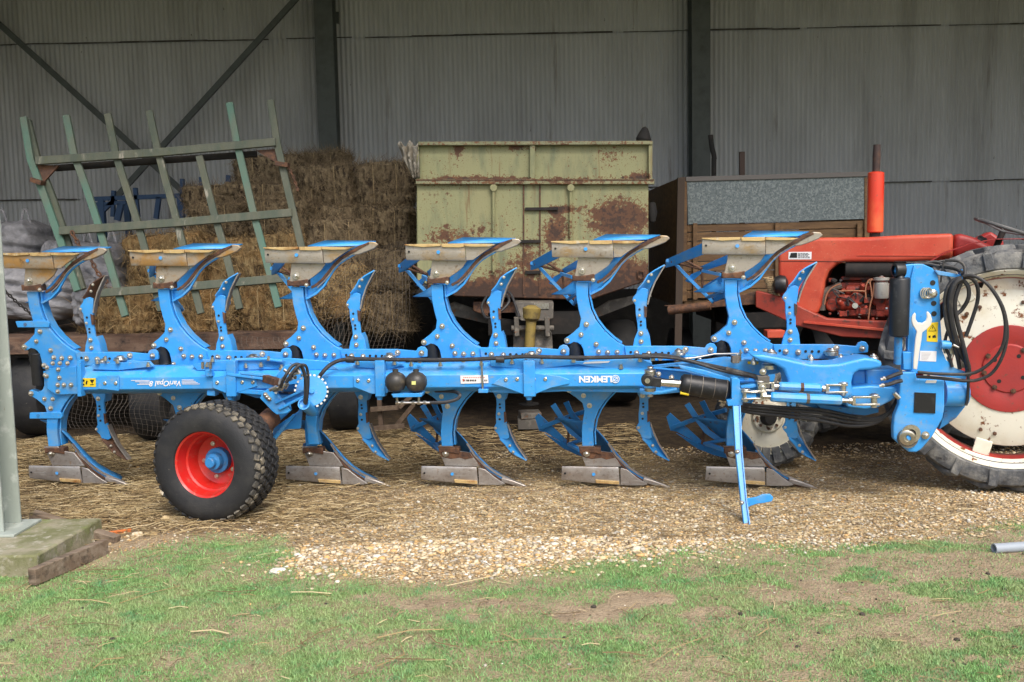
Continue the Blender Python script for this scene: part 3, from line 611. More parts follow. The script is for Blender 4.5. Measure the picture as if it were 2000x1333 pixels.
# ---- timber, concrete blocks on the floor ----
def block(name, px, py, sx, sy, sz, mat, label, cat, z=0, rz=0):
    g = G(px, py); mb = MB(); a = R(rz); mb.box((g.x, g.y+sy/2, z+sz/2), sx, sy, sz, (Vector((math.cos(a),math.sin(a),0)), Vector((-math.sin(a),math.cos(a),0)), Vector((0,0,1))))
    return tag(build(name, mb, mat, org=(g.x, g.y+sy/2, 0), bevel=.008), label, cat)
block('concrete_block', 1034, 840, .22, .25, .10, GREYM, 'lower grey block under the trailer jack foot', 'block')
block('concrete_block', 1036, 840, .20, .22, .06, GREYM, 'thin upper block right under the trailer jack foot', 'block', z=.102, rz=6)
pal = MB(); f_ = FY(9.0)
for k, (a, c) in enumerate((((722,838),(790,832)), ((724,800),(778,796)), ((745,838),(740,770)), ((780,796),(815,762)), ((770,836),(808,790)))): pal.bar(f_.p(*a, k*.052), f_.p(*c, k*.052), .04, .045)
tag(build('timber_trestle', pal, OLDW, org=f_.p(750,838)), 'low broken timber trestle on the straw under the pressure bottles', 'trestle')

# ================= GREEN TIPPING TRAILER =================
YT = 9.4
def rusty_mat(name, base, spots, o):
    mt = M(name, base, .6, layers=[((0.29,0.28,0.14), 2.4, .4, .68, (1,1,.5)), ((0.17,0.19,0.105), 9, .5, .7, (1,1,.25)), ((0.20,0.13,0.055), 16, .60, .72, (1,1,.08)), ((0.15,0.075,0.03), 75, .64, .70)], bump=.15)
    nt = mt.node_tree; N = nt.nodes.new; b = nt.nodes['Principled BSDF']; src = b.inputs['Base Color'].links[0].from_socket; rs = b.inputs['Roughness'].links[0].from_socket
    tc = N('ShaderNodeTexCoord'); tot = None
    for (c, r, amt) in spots:
        mp = N('ShaderNodeMapping'); mp.vector_type = 'POINT'; mp.inputs['Location'].default_value = [-(c[i]-o[i])/r[i] for i in range(3)]; mp.inputs['Scale'].default_value = [1/r[i] for i in range(3)]
        link(nt, tc.outputs['Object'], mp.inputs[0]); ln = N('ShaderNodeVectorMath'); ln.operation = 'LENGTH'; link(nt, mp.outputs[0], ln.inputs[0])
        mr = N('ShaderNodeMapRange'); mr.inputs[1].default_value = 1; mr.inputs[2].default_value = 0; mr.inputs[4].default_value = amt; mr.interpolation_type = 'SMOOTHSTEP'; link(nt, ln.outputs['Value'], mr.inputs[0])
        if tot is None: tot = mr.outputs[0]
        else:
            ad = N('ShaderNodeMath'); ad.operation = 'ADD'; link(nt, tot, ad.inputs[0]); link(nt, mr.outputs[0], ad.inputs[1]); tot = ad.outputs[0]
    for s_, wgt, lo, hi, c in ((70, .5, .63, .67, (0.16,0.075,0.03)), (30, .8, .645, .685, (0.16,0.07,0.026)), (9, 1, .70, .75, (0.105,0.043,0.018)), (20, .9, .74, .82, (0.045,0.021,0.012))):
        no = N('ShaderNodeTexNoise'); no.inputs['Scale'].default_value = s_; no.inputs['Detail'].default_value = 9; no.inputs['Roughness'].default_value = .65; link(nt, tc.outputs['Object'], no.inputs[0])
        mm = N('ShaderNodeMath'); mm.operation = 'MULTIPLY_ADD'; link(nt, tot, mm.inputs[0]); mm.inputs[1].default_value = wgt; link(nt, no.outputs[0], mm.inputs[2])
        mr = N('ShaderNodeMapRange'); mr.inputs[1].default_value = lo; mr.inputs[2].default_value = hi; link(nt, mm.outputs[0], mr.inputs[0])
        mx = N('ShaderNodeMix'); mx.data_type = 'RGBA'; link(nt, mr.outputs[0], mx.inputs[0]); link(nt, src, mx.inputs[6]); mx.inputs[7].default_value = (*c, 1); src = mx.outputs[2]
    link(nt, src, b.inputs['Base Color']); return mt
zt = ZM(760, 230, .3975); ft = FY(YT)
T = lambda L, v=0: [ft.p(a, b, v) for a, b in zt(L)]
to = ft.p(1043, 585); to.z = 0
def sp(x, z, rx, rz, amt): c = T([(x, z)])[0]; return ((c.x, c.y, c.z), (rx, 6, rz), amt)
GRN = rusty_mat('rusting_pale_green_paint', (0.275, 0.28, 0.14), [sp(1130,500,.62,.40,.34), sp(820,560,.22,.32,.34), sp(850,450,.30,.07,.3), sp(290,590,.45,.18,.22), sp(340,160,.10,.14,.3), sp(640,140,.26,.08,.25),
    sp(1100,190,.32,.22,.14), sp(700,870,2.4,.22,.30), sp(600,800,.5,.45,.18), sp(1150,800,.8,.45,.20), sp(400,300,.7,.07,.22), sp(700,310,2.6,.06,.22), sp(1230,290,.18,.12,.22), sp(700,640,.25,.3,.14), sp(350,860,.6,.4,.18), sp(240,400,.4,.6,.08), sp(600,470,.3,.6,.08), sp(1000,750,1.2,.3,.16), sp(460,560,.3,.25,.12)], to)
tr = thing('tipping_trailer', 'big pale green steel tipping trailer blotched with rust', 'trailer', to)
build('body', MB().prism(T([(135,325),(1275,325),(1275,800),(985,898),(325,880),(135,800)]), (0,3.2,0)), GRN, tr, bevel=.012)
build('extension_side', MB().prism(T([(147,132),(1283,128),(1283,306),(147,308)], .02), (0,3.0,0)), GRN, tr, bevel=.01)
GRN2 = rusty_mat('rusty_green_rail', (0.24,0.25,0.15), [sp(700,310,3,2,.17)], to)
for a, c, w_ in (((132,316),(1302,316),.05), ((143,129),(1293,125),.035)): build('rail', MB().bar(*T([a, c], -.025), w_, .06), GRN2, tr, bevel=.005)
build('rail_edge', MB().bar(*T([(133,307),(1301,307)], -.05), .012, .02), RUSTM, tr)
for x0, x1, y0, y1 in ((692,716,134,308), (1274,1292,130,310), (137,147,132,310)): build('post', MB().bar(*T([((x0+x1)/2, y0), ((x0+x1)/2, y1)], -.012), (x1-x0)*.002, .05), GRN, tr, bevel=.004)
for x, y0, y1 in ((513,345,760), (892,345,600)):
    a, b = T([(x,y0),(x,y1)], -.03); mb = MB().cyl(a, b, .016, 10); mb.cyl(a-Vector((0,.025,0)), a+Vector((0,.03,0)), .034, 14); build('rod', mb, GRN, tr)
for x in (661, 741): build('seam', MB().bar(*T([(x,330),(x,870)], -.006), .014, .014), RUSTM, tr)
for a, c in (((668,450),(830,448)), ((612,610),(745,608)), ((668,762),(745,760))): build('latch', MB().bar(*T([a, c], -.02), .03, .03), DARK, tr, bevel=.003)
lp = [p for p in T([(1222,755),(1250,755),(1252,785),(1237,792),(1222,785)], -.02)]; build('tie_ring', MB().tube(lp, .008, 6, closed=True), RUSTM, tr)
build('front_crossmember', MB().prism(T([(412,905),(625,905),(625,1000),(500,985),(412,950)], .1), (0,.5,0)), RUSTM, tr, bevel=.01)
build('hitch_plate', MB().prism(T([(612,905),(808,905),(808,985),(770,1000),(650,1000),(625,975)], -.25), (0,.25,0)), GREYM, tr, bevel=.008)
build('maker_plate', MB().prism(T([(712,912),(785,912),(785,940),(712,940)], -.262), (0,.008,0)), CHROME, tr)
hb = MB(); hb.prism(T([(612,1055),(640,1040),(770,1040),(800,1060),(805,1145),(610,1145)], -.5), (0,.2,0)); hb.cyl(*T([(600,1035),(810,1035)], -.55), .025, 12)
for x in (625, 775): hb.bar(*T([(x,980),(x+4,1075)], -.56), .045, .05)
build('hitch_frame', hb, GREYM, tr, bevel=.006)
mb = MB(); a, b = T([(700,965),(688,1150)], -.65); mb.cyl(a, b, .047, 18); mb.lathe([(-.03,.03),(0,.085),(.09,.075),(.12,.045)], a-(b-a).normalized()*.05, b-a, 20); build('drive_shaft', mb, YELP, tr)
for P in ([(270,930),(320,905),(480,960),(610,1005),(600,1030),(470,1010),(280,965)], [(1080,900),(1230,870),(1275,830),(1290,880),(1080,960),(950,1010),(940,985)]):
    build('mudguard', MB().prism(T(P, .35), (0,.03,0)), GREYM, tr)
for x in (-1, 1):
    c = ft.p(1043, 700, 1.4); c.x += x*.95; c.z = .46; mb = MB(); r = .46
    mb.lathe([(-.16,.25),(-.19,.36),(-.16,r-.02),(-.11,r),(.11,r),(.16,r-.02),(.19,.36),(.16,.25),(.06,.23),(.06,0)], c, (1,0,0), 30); build('wheel', mb, TYRE, tr)
cz = MB(); cz.box((to.x, YT+1.4, 1.0), .9, 2.6, .22); cz.bar((to.x, YT+.2, .95), (to.x, YT-.6, .62), .18, .14); build('chassis', cz, DARK, tr)
mb = MB(); g = G(1034, 826); jz = .165; mb.cyl((g.x, g.y+.12, jz+.012), (g.x, g.y+.12, .8), .035, 14); mb.cyl((g.x, g.y+.12, .36), (g.x, g.y+.12, .8), .05, 14); mb.cyl((g.x, g.y+.12, jz), (g.x, g.y+.12, jz+.012), .10, 18); build('jack_leg', mb, DARK, tr)
hs = [T([p], v)[0] for p, v in (((480,880),-.1),((455,930),-.2),((480,985),-.3),((545,955),-.3),((590,900),-.25),((560,850),-.15),((640,980),-.3),((600,870),-.2))]
def spl(P, n=6):
    out = []; P = [Vector(p) for p in P]
    for i in range(len(P)-1):
        p0 = P[max(i-1,0)]; p1 = P[i]; p2 = P[i+1]; p3 = P[min(i+2,len(P)-1)]
        for k in range(n):
            t = k/n; out.append(.5*((2*p1)+(p2-p0)*t+(2*p0-5*p1+4*p2-p3)*t*t+(3*p1-p0-3*p2+p3)*t**3))
    return out+[P[-1]]
build('hose', MB().tube(spl(hs[:6]), .013, 8), RUB, tr); build('hose', MB().tube(spl([hs[5], hs[7], hs[6]]), .013, 8), RUB, tr)
# rag and lump on its top edge
q = random.Random(4); rows = []
for j in range(14):
    c = T([(92+ j*3.2, 128+j*13)], -.05)[0]; wv = .10*(1-j/14*.72)
    rows.append([c+Vector((wv*(k/5-1), .03*math.sin(k*1.9+j*.7)+q.uniform(-.01,.01), .03*math.sin(k*1.3)*(j < 5))) for k in range(11)])
tag(build('rag', MB().sheet(rows), M('dirty_white_cloth', (0.30,0.28,0.235), .9, layers=[((0.24,0.21,0.16), 12, .45, .65)], bump=.3), org=T([(110,130)])[0], solid=.006), 'dirty white rag draped over the corner of the tipping trailer', 'rag')
c = T([(1250,100)], .05)[0]; mb = MB().lathe([(-.06,.03),(-.05,.06),(0,.075),(.06,.05),(.10,.03),(.12,0)], c-Vector((0,0,.01)), (.15,0,1), 12)
tag(build('sack', mb, DARK, org=c), 'small dark bundle on the top edge of the tipping trailer', 'bundle')
c = ft.p(1274, 415, .1)
mb = MB().lathe([(-.10,0),(-.09,.03),(0,.05),(.09,.03),(.10,0)], c, (0,0,1), 14); build('lamp', mb, DARK, tr)

# ================= WOODEN-SIDED TRAILER WITH GALVANISED PANEL =================
YW = 10.2; fw = FY(YW); zw = ZM(1280, 260, .36); TW = lambda L, v=0: [fw.p(a, b, v) for a, b in zw(L)]
wo = fw.p(1515, 600); wo.z = 0
wt = thing('wooden_trailer', 'brown plank-sided trailer with a galvanised sheet panel along its top', 'trailer', wo)
GALV = M('galvanised_sheet', (0.14, 0.17, 0.175), .55, .3, layers=[((0.21, 0.245, 0.245), 34, .48, .56, (1,1,1), 2), ((0.095, 0.12, 0.125), 60, .5, .6, (1,1,1), 3)])
BRN = M('brown_varnished_boards', (0.13,0.07,0.028), .7, layers=[((0.21,0.12,0.05), 10, .42, .66, (.3,1,2)), ((0.08,0.045,0.025), 12, .52, .7, (.4,1,3))], bump=.3)
build('panel', MB().prism(TW([(172,262),(1150,236),(1150,466),(178,496)], -.01), (0,.012,0)), GALV, wt)
build('top_rail', MB().prism(TW([(165,238),(1158,209),(1158,236),(165,264)], -.03), (0,.07,0)), M('grey_wood', (0.15,0.14,0.13), .8), wt, bevel=.004)
for x0, x1 in ((130,172), (1135,1165)): build('post', MB().prism(TW([(x0,242),(x1,240),(x1,915),(x0,915)], -.02), (0,.07,0)), BRN, wt, bevel=.004)
ys = [497, 540, 590, 645, 700, 755, 805, 855, 900]
for a, b in zip(ys, ys[1:]): build('board', MB().prism(TW([(172,a+2),(1140,a-22),(1140,b-26),(172,b-2)], .01), (0,.03,0)), BRN, wt, bevel=.003)
for x in (215, 660, 1105): build('batten', MB().bar(*TW([(x,490),(x,905)], -.02), .045, .03), BRN, wt, bevel=.003)
p, q = TW([(130,242),(1160,905)]); bx = MB()
bx.box((p.x+.03, YW+1.2, (p.z+q.z)/2), .04, 2.3, p.z-q.z); bx.box((q.x-.03, YW+1.2, (p.z+q.z)/2), .04, 2.3, p.z-q.z); bx.box(((p.x+q.x)/2, YW+1.2, q.z), q.x-p.x, 2.3, .06)
build('side', bx, BRN, wt)
cz = MB(); cz.box((wo.x, YW+1.2, q.z-.2), .8, 2.2, .16); build('chassis', cz, DARK, wt)
for x in (-.8, .8):
    mb = MB().lathe([(-.1,.2),(-.12,.3),(-.1,.38),(.1,.38),(.12,.3),(.1,.2),(0,.2),(0,0)], (wo.x+x, YW+1.2, .38), (1,0,0), 26); build('wheel', mb, TYRE, wt)
f2 = FY(11.0)
tag(build('crooked_post', MB().tube(spl([f2.p(1388,264),f2.p(1390,285),f2.p(1395,310),f2.p(1394,345),f2.p(1394,700)]), [.028]*25, 8), DARK, org=f2.p(1394,600)), 'tall dark crooked post behind the galvanised panel', 'post')
tag(build('post', MB().bar(f2.p(1449,297), f2.p(1450,800), .055, .05), M('brown_post', (0.07,0.045,0.035), .8), org=f2.p(1450,600)), 'short square brown post poking up behind the galvanised panel', 'post')
f3 = FY(9.9)
tag(build('timber_post', MB().bar(f3.p(1330,348), f3.p(1322,760), .07, .06), M('dark_timber', (0.06,0.042,0.03), .85), org=f3.p(1322,760)), 'dark upright timber leaning on the left end of the wooden trailer', 'post')
# ================= THE PLOUGH =================
PF = Fr((0, 7.16, 0), (.995, -.0995, 0), (.0995, .995, 0), (-.031, -.085, 1))
z8 = ZM(1280, 430, .23256); z7 = ZM(1020, 440, .225); zA = ZM(1250, 660, .3); zB = ZM(1620, 480, .24); zC = ZM(1620, 700, .2251); z4 = ZM(280, 690, .2551)
ZMID = (PF.uz(1090, 474)[2] + PF.uz(1110, 942)[2])/2
def Q(pts, v=0.0, mir=False, du=0.0):
    out = []
    for p in pts:
        u, vv, z = PF.uz(p[0], p[1], p[2] if len(p) > 2 else v)
        out.append(PF.w((u+du, vv, 2*ZMID-z if mir else z)))
    return out
def prF(mb, pts, v, th, mir=False):
    return mb.prism(Q(pts, v, mir), PF.ev*th)
def ribF(mb, pts, wpx, v, th, mir=False):
    P = [Vector((a[0], a[1], 0)) for a in pts]; L = []; Rr = []
    for i, p in enumerate(P):
        a = P[max(i-1,0)]; b = P[min(i+1,len(P)-1)]; d = (b-a).normalized(); o = Vector((-d.y, d.x, 0))*(wpx[i] if isinstance(wpx, list) else wpx)/2
        L.append((p.x+o.x, p.y+o.y)); Rr.append((p.x-o.x, p.y-o.y))
    return mb.prism(Q(L+Rr[::-1], v, mir), PF.ev*th)
def barF(mb, a, b, wpx, th, mir=False):
    p, q = Q([a, b], 0, mir); w_ = wpx/262.0
    return mb.bar(p, q, w_, th, PF.ev)
po = PF.w((PF.uz(1100, 740)[0], 0, 0)); po.z = 0
pg = thing('plough', 'long bright blue reversible plough with six pairs of shares standing across the barn mouth', 'plough', po)
up_ = lambda n, mb, mt, par=pg, **k: build(n, mb, mt, par, **k)
# bolt prototype mesh
bm_ = MB(); nrm = -PF.ev.normalized()
bm_.lathe([(0,.019),(.003,.0185),(.003,.001)], (0,0,0), nrm, 14); bm_.lathe([(.003,.0145),(.012,.0145),(.012,.0)], (0,0,0), nrm, 6); bm_.lathe([(.012,.009),(.021,.009),(.023,.006),(.023,0)], (0,0,0), nrm, 10)
bmesh_me = bpy.data.meshes.new('bolt'); bmesh_me.from_pydata([tuple(v) for v in bm_.V], [], bm_.F); bmesh_me.materials.append(CHROME); bmesh_me.polygons.foreach_set('use_smooth', [True]*len(bmesh_me.polygons)); bmesh_me.set_sharp_from_angle(angle=R(30))
def bolt(par, p, s=1.0):
    o = bpy.data.objects.new('bolt', bmesh_me); link_obj(o, par); o.location = Vector(p)-ORG[par.name]; o.scale = (s,s,s); ORG[o.name] = ORG[par.name]; return o
TPX = 258.0
# ---- one plough body (traced on the right-most one), then copied along the beam ----
LEG = z8([(640,1200),(638,1120),(630,1070),(612,1036),(585,1018),(556,1013),(520,1027),(494,1032),(476,1024),(466,1003),(472,985),(494,972),(545,936),(604,882),(618,812),(600,735),(585,640),(581,500),(688,500),(686,620),(706,730),(746,820),(806,900),(870,965),(935,1015),(990,1044),(1005,1090),(1012,1200)])
zE = ZM(1040, 660, .24)
def pE(mb, pts, v, th): return mb.prism(Q(zE(pts), v, False, DU5), PF.ev*th)
def rE(mb, pts, wpx, v, th):
    P = [Vector((a[0], a[1], 0)) for a in zE(pts)]; L = []; Rr = []
    for i, p in enumerate(P):
        a = P[max(i-1,0)]; b = P[min(i+1,len(P)-1)]; d = (b-a).normalized(); o = Vector((-d.y, d.x, 0))*wpx/2
        L.append((p.x+o.x, p.y+o.y)); Rr.append((p.x-o.x, p.y-o.y))
    return mb.prism(Q(L+Rr[::-1], v, False, DU5), PF.ev*th)
def make_lower(leg):
    """share, frog and mouldboard edge of the lower body, traced on the fifth body"""
    mb = MB(); pE(mb, [(372,882),(500,882),(528,920),(640,936),(690,1000),(722,1052),(432,1046)], -.048, .016); up_('frog_plate', mb, STEEL, leg, bevel=.003)
    mb = MB(); pE(mb, [(374,884),(500,884),(528,921),(640,937),(672,978),(600,992),(560,978),(480,988),(404,968)], -.050, .004); up_('rust_patch', mb, RUSTM, leg)
    A = zE([(240,1045),(700,1054),(712,1200),(235,1152)]); rows = []
    for i in range(9):
        t = i/8; a = (A[0][0]+(A[3][0]-A[0][0])*t, A[0][1]+(A[3][1]-A[0][1])*t); b = (A[1][0]+(A[2][0]-A[1][0])*t, A[1][1]+(A[2][1]-A[1][1])*t)
        rows.append(Q([(a[0]+(b[0]-a[0])*j/6, a[1]+(b[1]-a[1])*j/6) for j in range(7)], -.07-.007*(1-(2*t-1)**2), False, DU5))
    up_('share', MB().sheet(rows), STEEL, leg, solid=.016, bevel=.002)
    mb = MB(); pE(mb, [(716,1060),(772,1076),(850,1140),(935,1195),(900,1204),(716,1202)], -.078, .016); up_('share_wing', mb, STEEL, leg, bevel=.003)
    mb = MB(); pE(mb, [(512,1158),(704,1170),(706,1196),(520,1184)], -.094, .02); up_('share_edge', mb, EDGE, leg, bevel=.002)
    mb = MB(); pE(mb, [(905,1142),(1000,1168),(1075,1196),(1140,1228),(1080,1224),(1000,1206),(895,1180)], -.05, .03); up_('share_point', mb, STEEL, leg, bevel=.006)
    mb = MB(); rE(mb, [(640,938),(700,1010),(790,1100),(900,1168),(1000,1210)], 4.5, -.035, .014); up_('mouldboard_shin', mb, RUSTM, leg, bevel=.002)
    mb = MB(); rE(mb, [(618,862),(680,962),(760,1040),(860,1110),(960,1155),(1060,1196),(1130,1232)], 3, -.03, .02); up_('mouldboard_edge', mb, STEEL, leg)
    mb = MB(); rE(mb, [(640,915),(700,990),(790,1076),(900,1148)], 4.5, -.02, .02); up_('mouldboard_rib', mb, BLUE, leg, bevel=.002)
    cc = zE([(1000,1180),(930,1150),(810,1075),(720,985),(640,885),(570,800),(510,735),(484,700)]); rows = []
    for s in range(6):
        t = s/5; row = []
        for k, c in enumerate(cc):
            u, v, z = PF.uz(*c, 0); kk = k/(len(cc)-1); row.append(PF.w((u+DU5-(.05+.20*t)*t*(.55+.6*kk), .24*t, z+.02*t*math.sin(kk*3))))
        rows.append(row)
    up_('mouldboard', MB().sheet(rows), DBLUE, leg, solid=.008)
    hp = Q(zE([(440,942)]), -.05, False, DU5)[0]; bolt(leg, hp, 1.35)
    hs_ = MB(); hp = Q(zE([(498,1112)]), -.092, False, DU5)[0]; hs_.cyl(hp, hp+nrm*.003, .012, 12); up_('countersunk_bolt', hs_, BLUE, leg)
    hs_ = MB(); hp = Q(zE([(265,1104)]), -.092, False, DU5)[0]; hs_.cyl(hp, hp+nrm*.003, .008, 10); up_('bolt_hole', hs_, BLACKS, leg)
def continue_lower(leg):
    for bb in (((665,860), 1.05), ((617,948), .95), ((494,1000), 1.1)): bolt(leg, Q(z8([bb[0]]), -.032, True)[0], bb[1])
    up_('stay', barF(MB(), z8([(560,462)])[0]+(-.02,), z8([(405,430)])[0]+(.30,), 6, .03, True), BLUE, leg, bevel=.002)
uR = PF.uz(1394, 663)[0]; us = [PF.uz(*p)[0] for p in ((54,687),(305,678),(562,677),(830,673),(1108,667))]
DU5 = uR-us[4]
def make_lower_slats(par, mat):
    for a in ([(172,515,.62),(195,490,.62),(262,548,.58),(420,690,.48),(400,702,.48),(240,612,.60),(198,604,.62)], [(290,440,.52),(320,422,.52),(375,505,.48),(450,600,.42),(540,665,.34),(500,674,.36),(420,620,.42),(340,515,.5)],
              [(385,420,.44),(418,408,.44),(448,470,.40),(560,596,.28),(572,642,.28),(548,640,.3),(446,540,.42)], [(235,622,.58),(400,700,.46),(560,742,.30),(588,792,.28),(480,764,.36),(372,722,.5)]):
        mb = MB(); mb.prism(Q(zA(a)), PF.ev*.008+PF.eu*.004); up_('slat', mb, mat, par)
    mb = MB(); P = zA([(215,582,.60),(410,512,.48),(560,470,.36)])
    for a, b in zip(P, P[1:]): barF(mb, a, b, 8, .03)
    up_('slat_frame', mb, mat, par, bevel=.002)
    up_('adjusting_rod', MB().tube(Q(zA([(425,510,.46),(405,692,.46)])), .010, 8), RUSTM, par)
    up_('stay', MB().tube(Q(zA([(420,690,.44),(560,664,.06)])), .014, 8), BLUE, par)
def make_body():
    lg = MB(); prF(lg, LEG, -.03, .06); leg = up_('plough_leg', lg, BLUE, bevel=.004)
    L2 = MB(); prF(L2, LEG, -.03, .06, True); up_('lower_plate', L2, BLUE, leg, bevel=.004)
    # rib standing off the curved front edge of the leg
    for mir in (False, True):
        rb = MB(); ribF(rb, z8([(700,505),(700,620),(722,730),(764,822),(826,905),(900,975),(965,1020)]), 3.2, -.012, .085, mir); up_('leg_rib', rb, BLUE, leg, bevel=.002)
        tan = STEELT if not mir else STEEL
        if mir: make_lower(leg)
        if not mir: fp = MB(); prF(fp, z8([(565,470),(585,425),(612,292),(924,292),(880,352),(820,398),(752,440),(742,470)]), -.048, .016, mir)
        if not mir: up_('frog_plate', fp, tan, leg, bevel=.003)
        rb = MB(); prF(rb, z8([(560,436),(600,450),(690,440),(752,428),(752,492),(560,492)]), -.058, .075, mir); up_('clamp_block', rb, RUSTM, leg, bevel=.006)
        # landside plate slightly dished along its length
        A = z8([(392,152),(922,160),(922,291),(392,286)]); rows = []
        n = 8
        for i in range(n+1):
            t = i/n; a = (A[0][0]+(A[3][0]-A[0][0])*t, A[0][1]+(A[3][1]-A[0][1])*t); b = (A[1][0]+(A[2][0]-A[1][0])*t, A[1][1]+(A[2][1]-A[1][1])*t); bul = -.008*(1-(2*t-1)**2)
            rows.append(Q([(a[0]+(b[0]-a[0])*j/6, a[1]+(b[1]-a[1])*j/6) for j in range(7)], -.07+bul, mir))
        if mir: continue_lower(leg); continue
        up_('share', MB().sheet(rows), tan, leg, solid=.016, bevel=.002)
        se = MB(); prF(se, z8([(926,162),(1180,162),(1120,200),(1050,244),(990,286),(926,291)]), -.078, .016, mir); up_('share_wing', se, tan, leg, bevel=.003)
        for seg in ([(392,150),(716,146),(712,166),(560,176),(392,160)], [(720,146),(920,143),(922,172),(880,178),(724,176)], [(926,143),(1206,152),(1150,170),(1020,172),(926,168)]):
            ed = MB(); prF(ed, z8(seg), -.10, .04, mir); up_('share_edge', ed, EDGE if not mir else STEEL, leg, bevel=.002)
        tp = MB(); prF(tp, z8([(1155,206),(1215,165),(1290,122),(1330,100),(1385,104),(1410,126),(1372,160),(1290,192),(1225,214),(1170,220)]), -.03, .03, mir)
        up_('share_point', tp, STEEL if mir else STEELT, leg, bevel=.006)
        # mouldboard: rust-worn leading band, blue backing, and the curved sheet running away behind
        C1 = z8([(1330,112),(1240,150),(1150,198),(1062,248),(1000,300),(940,365),(880,430),(822,478),(768,505)])
        b1 = MB(); ribF(b1, C1, [4,7,6.5,6,5.5,5.5,5.5,5.5,5], -.035, .014, mir); up_('mouldboard_shin', b1, RUSTM if not mir else STEEL, leg, bevel=.002)
        C3 = z8([(1210,186),(1128,232),(1050,280),(988,332),(940,392),(888,450),(820,505)]); b3_ = MB(); ribF(b3_, C3, 1.8, -.03, .02, mir); up_('mouldboard_edge', b3_, STEEL, leg)
        C2 = z8([(1190,205),(1110,246),(1035,292),(975,350),(925,420),(876,490),(800,556),(700,606)])
        b2 = MB(); ribF(b2, C2, 4.2, -.02, .02, mir); up_('mouldboard_rib', b2, BLUE, leg, bevel=.002)
        bs = MB(); prF(bs, z8([(694,520),(768,500),(838,440),(862,452),(878,486),(800,552),(694,604)]), .02, .01, mir); up_('mouldboard_brace', bs, BLUE, leg)
        rows = []
        cc = z8([(1290,140),(1180,190),(1090,236),(1015,290),(955,350),(900,425),(845,495),(770,560),(694,610)])
        for s in range(6):
            t = s/5; row = []
            for k, c in enumerate(cc):
                u, v, z = PF.uz(*c, 0); kk = k/(len(cc)-1); v = .0 + .24*t; u -= (.05 + .20*t)*t*(.55+.6*kk); z -= .02*t*math.sin(kk*3)
                row.append(PF.w((u, v, 2*ZMID-z if mir else z)))
            rows.append(row)
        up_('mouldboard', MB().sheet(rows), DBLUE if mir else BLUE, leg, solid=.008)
        wg = MB(); wg.add([*Q([(a+(0,)) if False else a for a in z8([(735,142,.02),(822,95,.17),(1060,98,.19),(1290,101,.16),(1190,136,.02),(925,142,.0)])], 0, mir)], [(0,1,2,5),(5,2,3,4)])
        up_('mouldboard_wing', wg, BLUE, leg, solid=.008)
        bolt(leg, Q(z8([(645,402)]), -.05 if not mir else -.05, mir)[0], 1.35)
        bolt(leg, Q(z8([(740,482)]), -.06, mir)[0], .8)
        hs_ = MB(); hp = Q(z8([(688,218)]), -.092, mir)[0]; hs_.cyl(hp, hp+nrm*.003, .013, 12); up_('countersunk_bolt', hs_, BLUE, leg)
        hs_ = MB(); hp = Q(z8([(425,215)]), -.088, mir)[0]; hs_.cyl(hp, hp+nrm*.003, .008, 10); up_('bolt_hole', hs_, BLACKS, leg)
        up_('stay', barF(MB(), z8([(560,462)])[0]+(-.02,), z8([(405,430)])[0]+(.30,), 6, .03, mir), BLUE, leg, bevel=.002)
        for bb in (((665,860), 1.05), ((617,948), .95), ((494,1000), 1.1)): bolt(leg, Q(z8([bb[0]]), -.032, mir)[0], bb[1])
    for bb in ((745,1030),(765,1095),(842,1100),(925,1098),(660,1165)): bolt(leg, Q(z8([bb]), -.032)[0], 1.0)
    for bb in ((745,1030),(765,1095),(842,1100),(925,1098),(660,1165)): bolt(leg, Q(z8([bb]), -.032, True)[0], 1.0)
    ar = MB(); prF(ar, z8([(992,1046),(1500,1046),(1688,1062),(1706,1034),(1738,1020),(1770,1026),(1790,1056),(1786,1112),(1640,1130),(1500,1165),(1200,1172),(1005,1170)]), -.045, .03); arm = up_('adjusting_arm', ar, BLUE, leg, bevel=.004)
    for bb, s in (((1095,1105),1.1),((1200,1110),1.1),((1738,1080),1.15),((1520,1075),1.15),((1300,1150),.9),((1640,1155),.9)): bolt(leg, Q(z8([bb]), -.048)[0], s)
    for bb in ((1045,1098),(1262,1104),(1316,1105),(1372,1105)):
        h_ = MB(); hp = Q(z8([bb]), -.0455)[0]; h_.cyl(hp, hp+nrm*.002, .010, 12); up_('hole', h_, BLACKS, leg)
    # pivot pin seen from above
    pn = MB(); c = PF.p(1280+.23256*1470, 430+.23256*1108, -.10); pn.lathe([(-.02,.028),(-.01,.05),(0,.05),(.006,.046),(.012,.028),(.022,.026),(.026,.018),(.028,0)], c, (0,0,1), 20); up_('pivot_pin', pn, CHROME, leg)
    fl = MB(); prF(fl, z8([(1400,1128),(1560,1120),(1640,1130),(1600,1165),(1500,1180),(1450,1168)]), -.09, .03); up_('pivot_bracket', fl, BLUE, leg, bevel=.003)
    # black damper under the lug
    dm = MB(); a, b = Q(z8([(545,1040),(548,1160)]), .02); 
    dm.lathe([(-.06,0),(-.06,.040)]+[(t*.022-.05, .052 if t % 2 else .046) for t in range(8)]+[(.14,.04),(.14,0)], a, b-a, 18); up_('damper', dm, BLK, leg)
    return leg
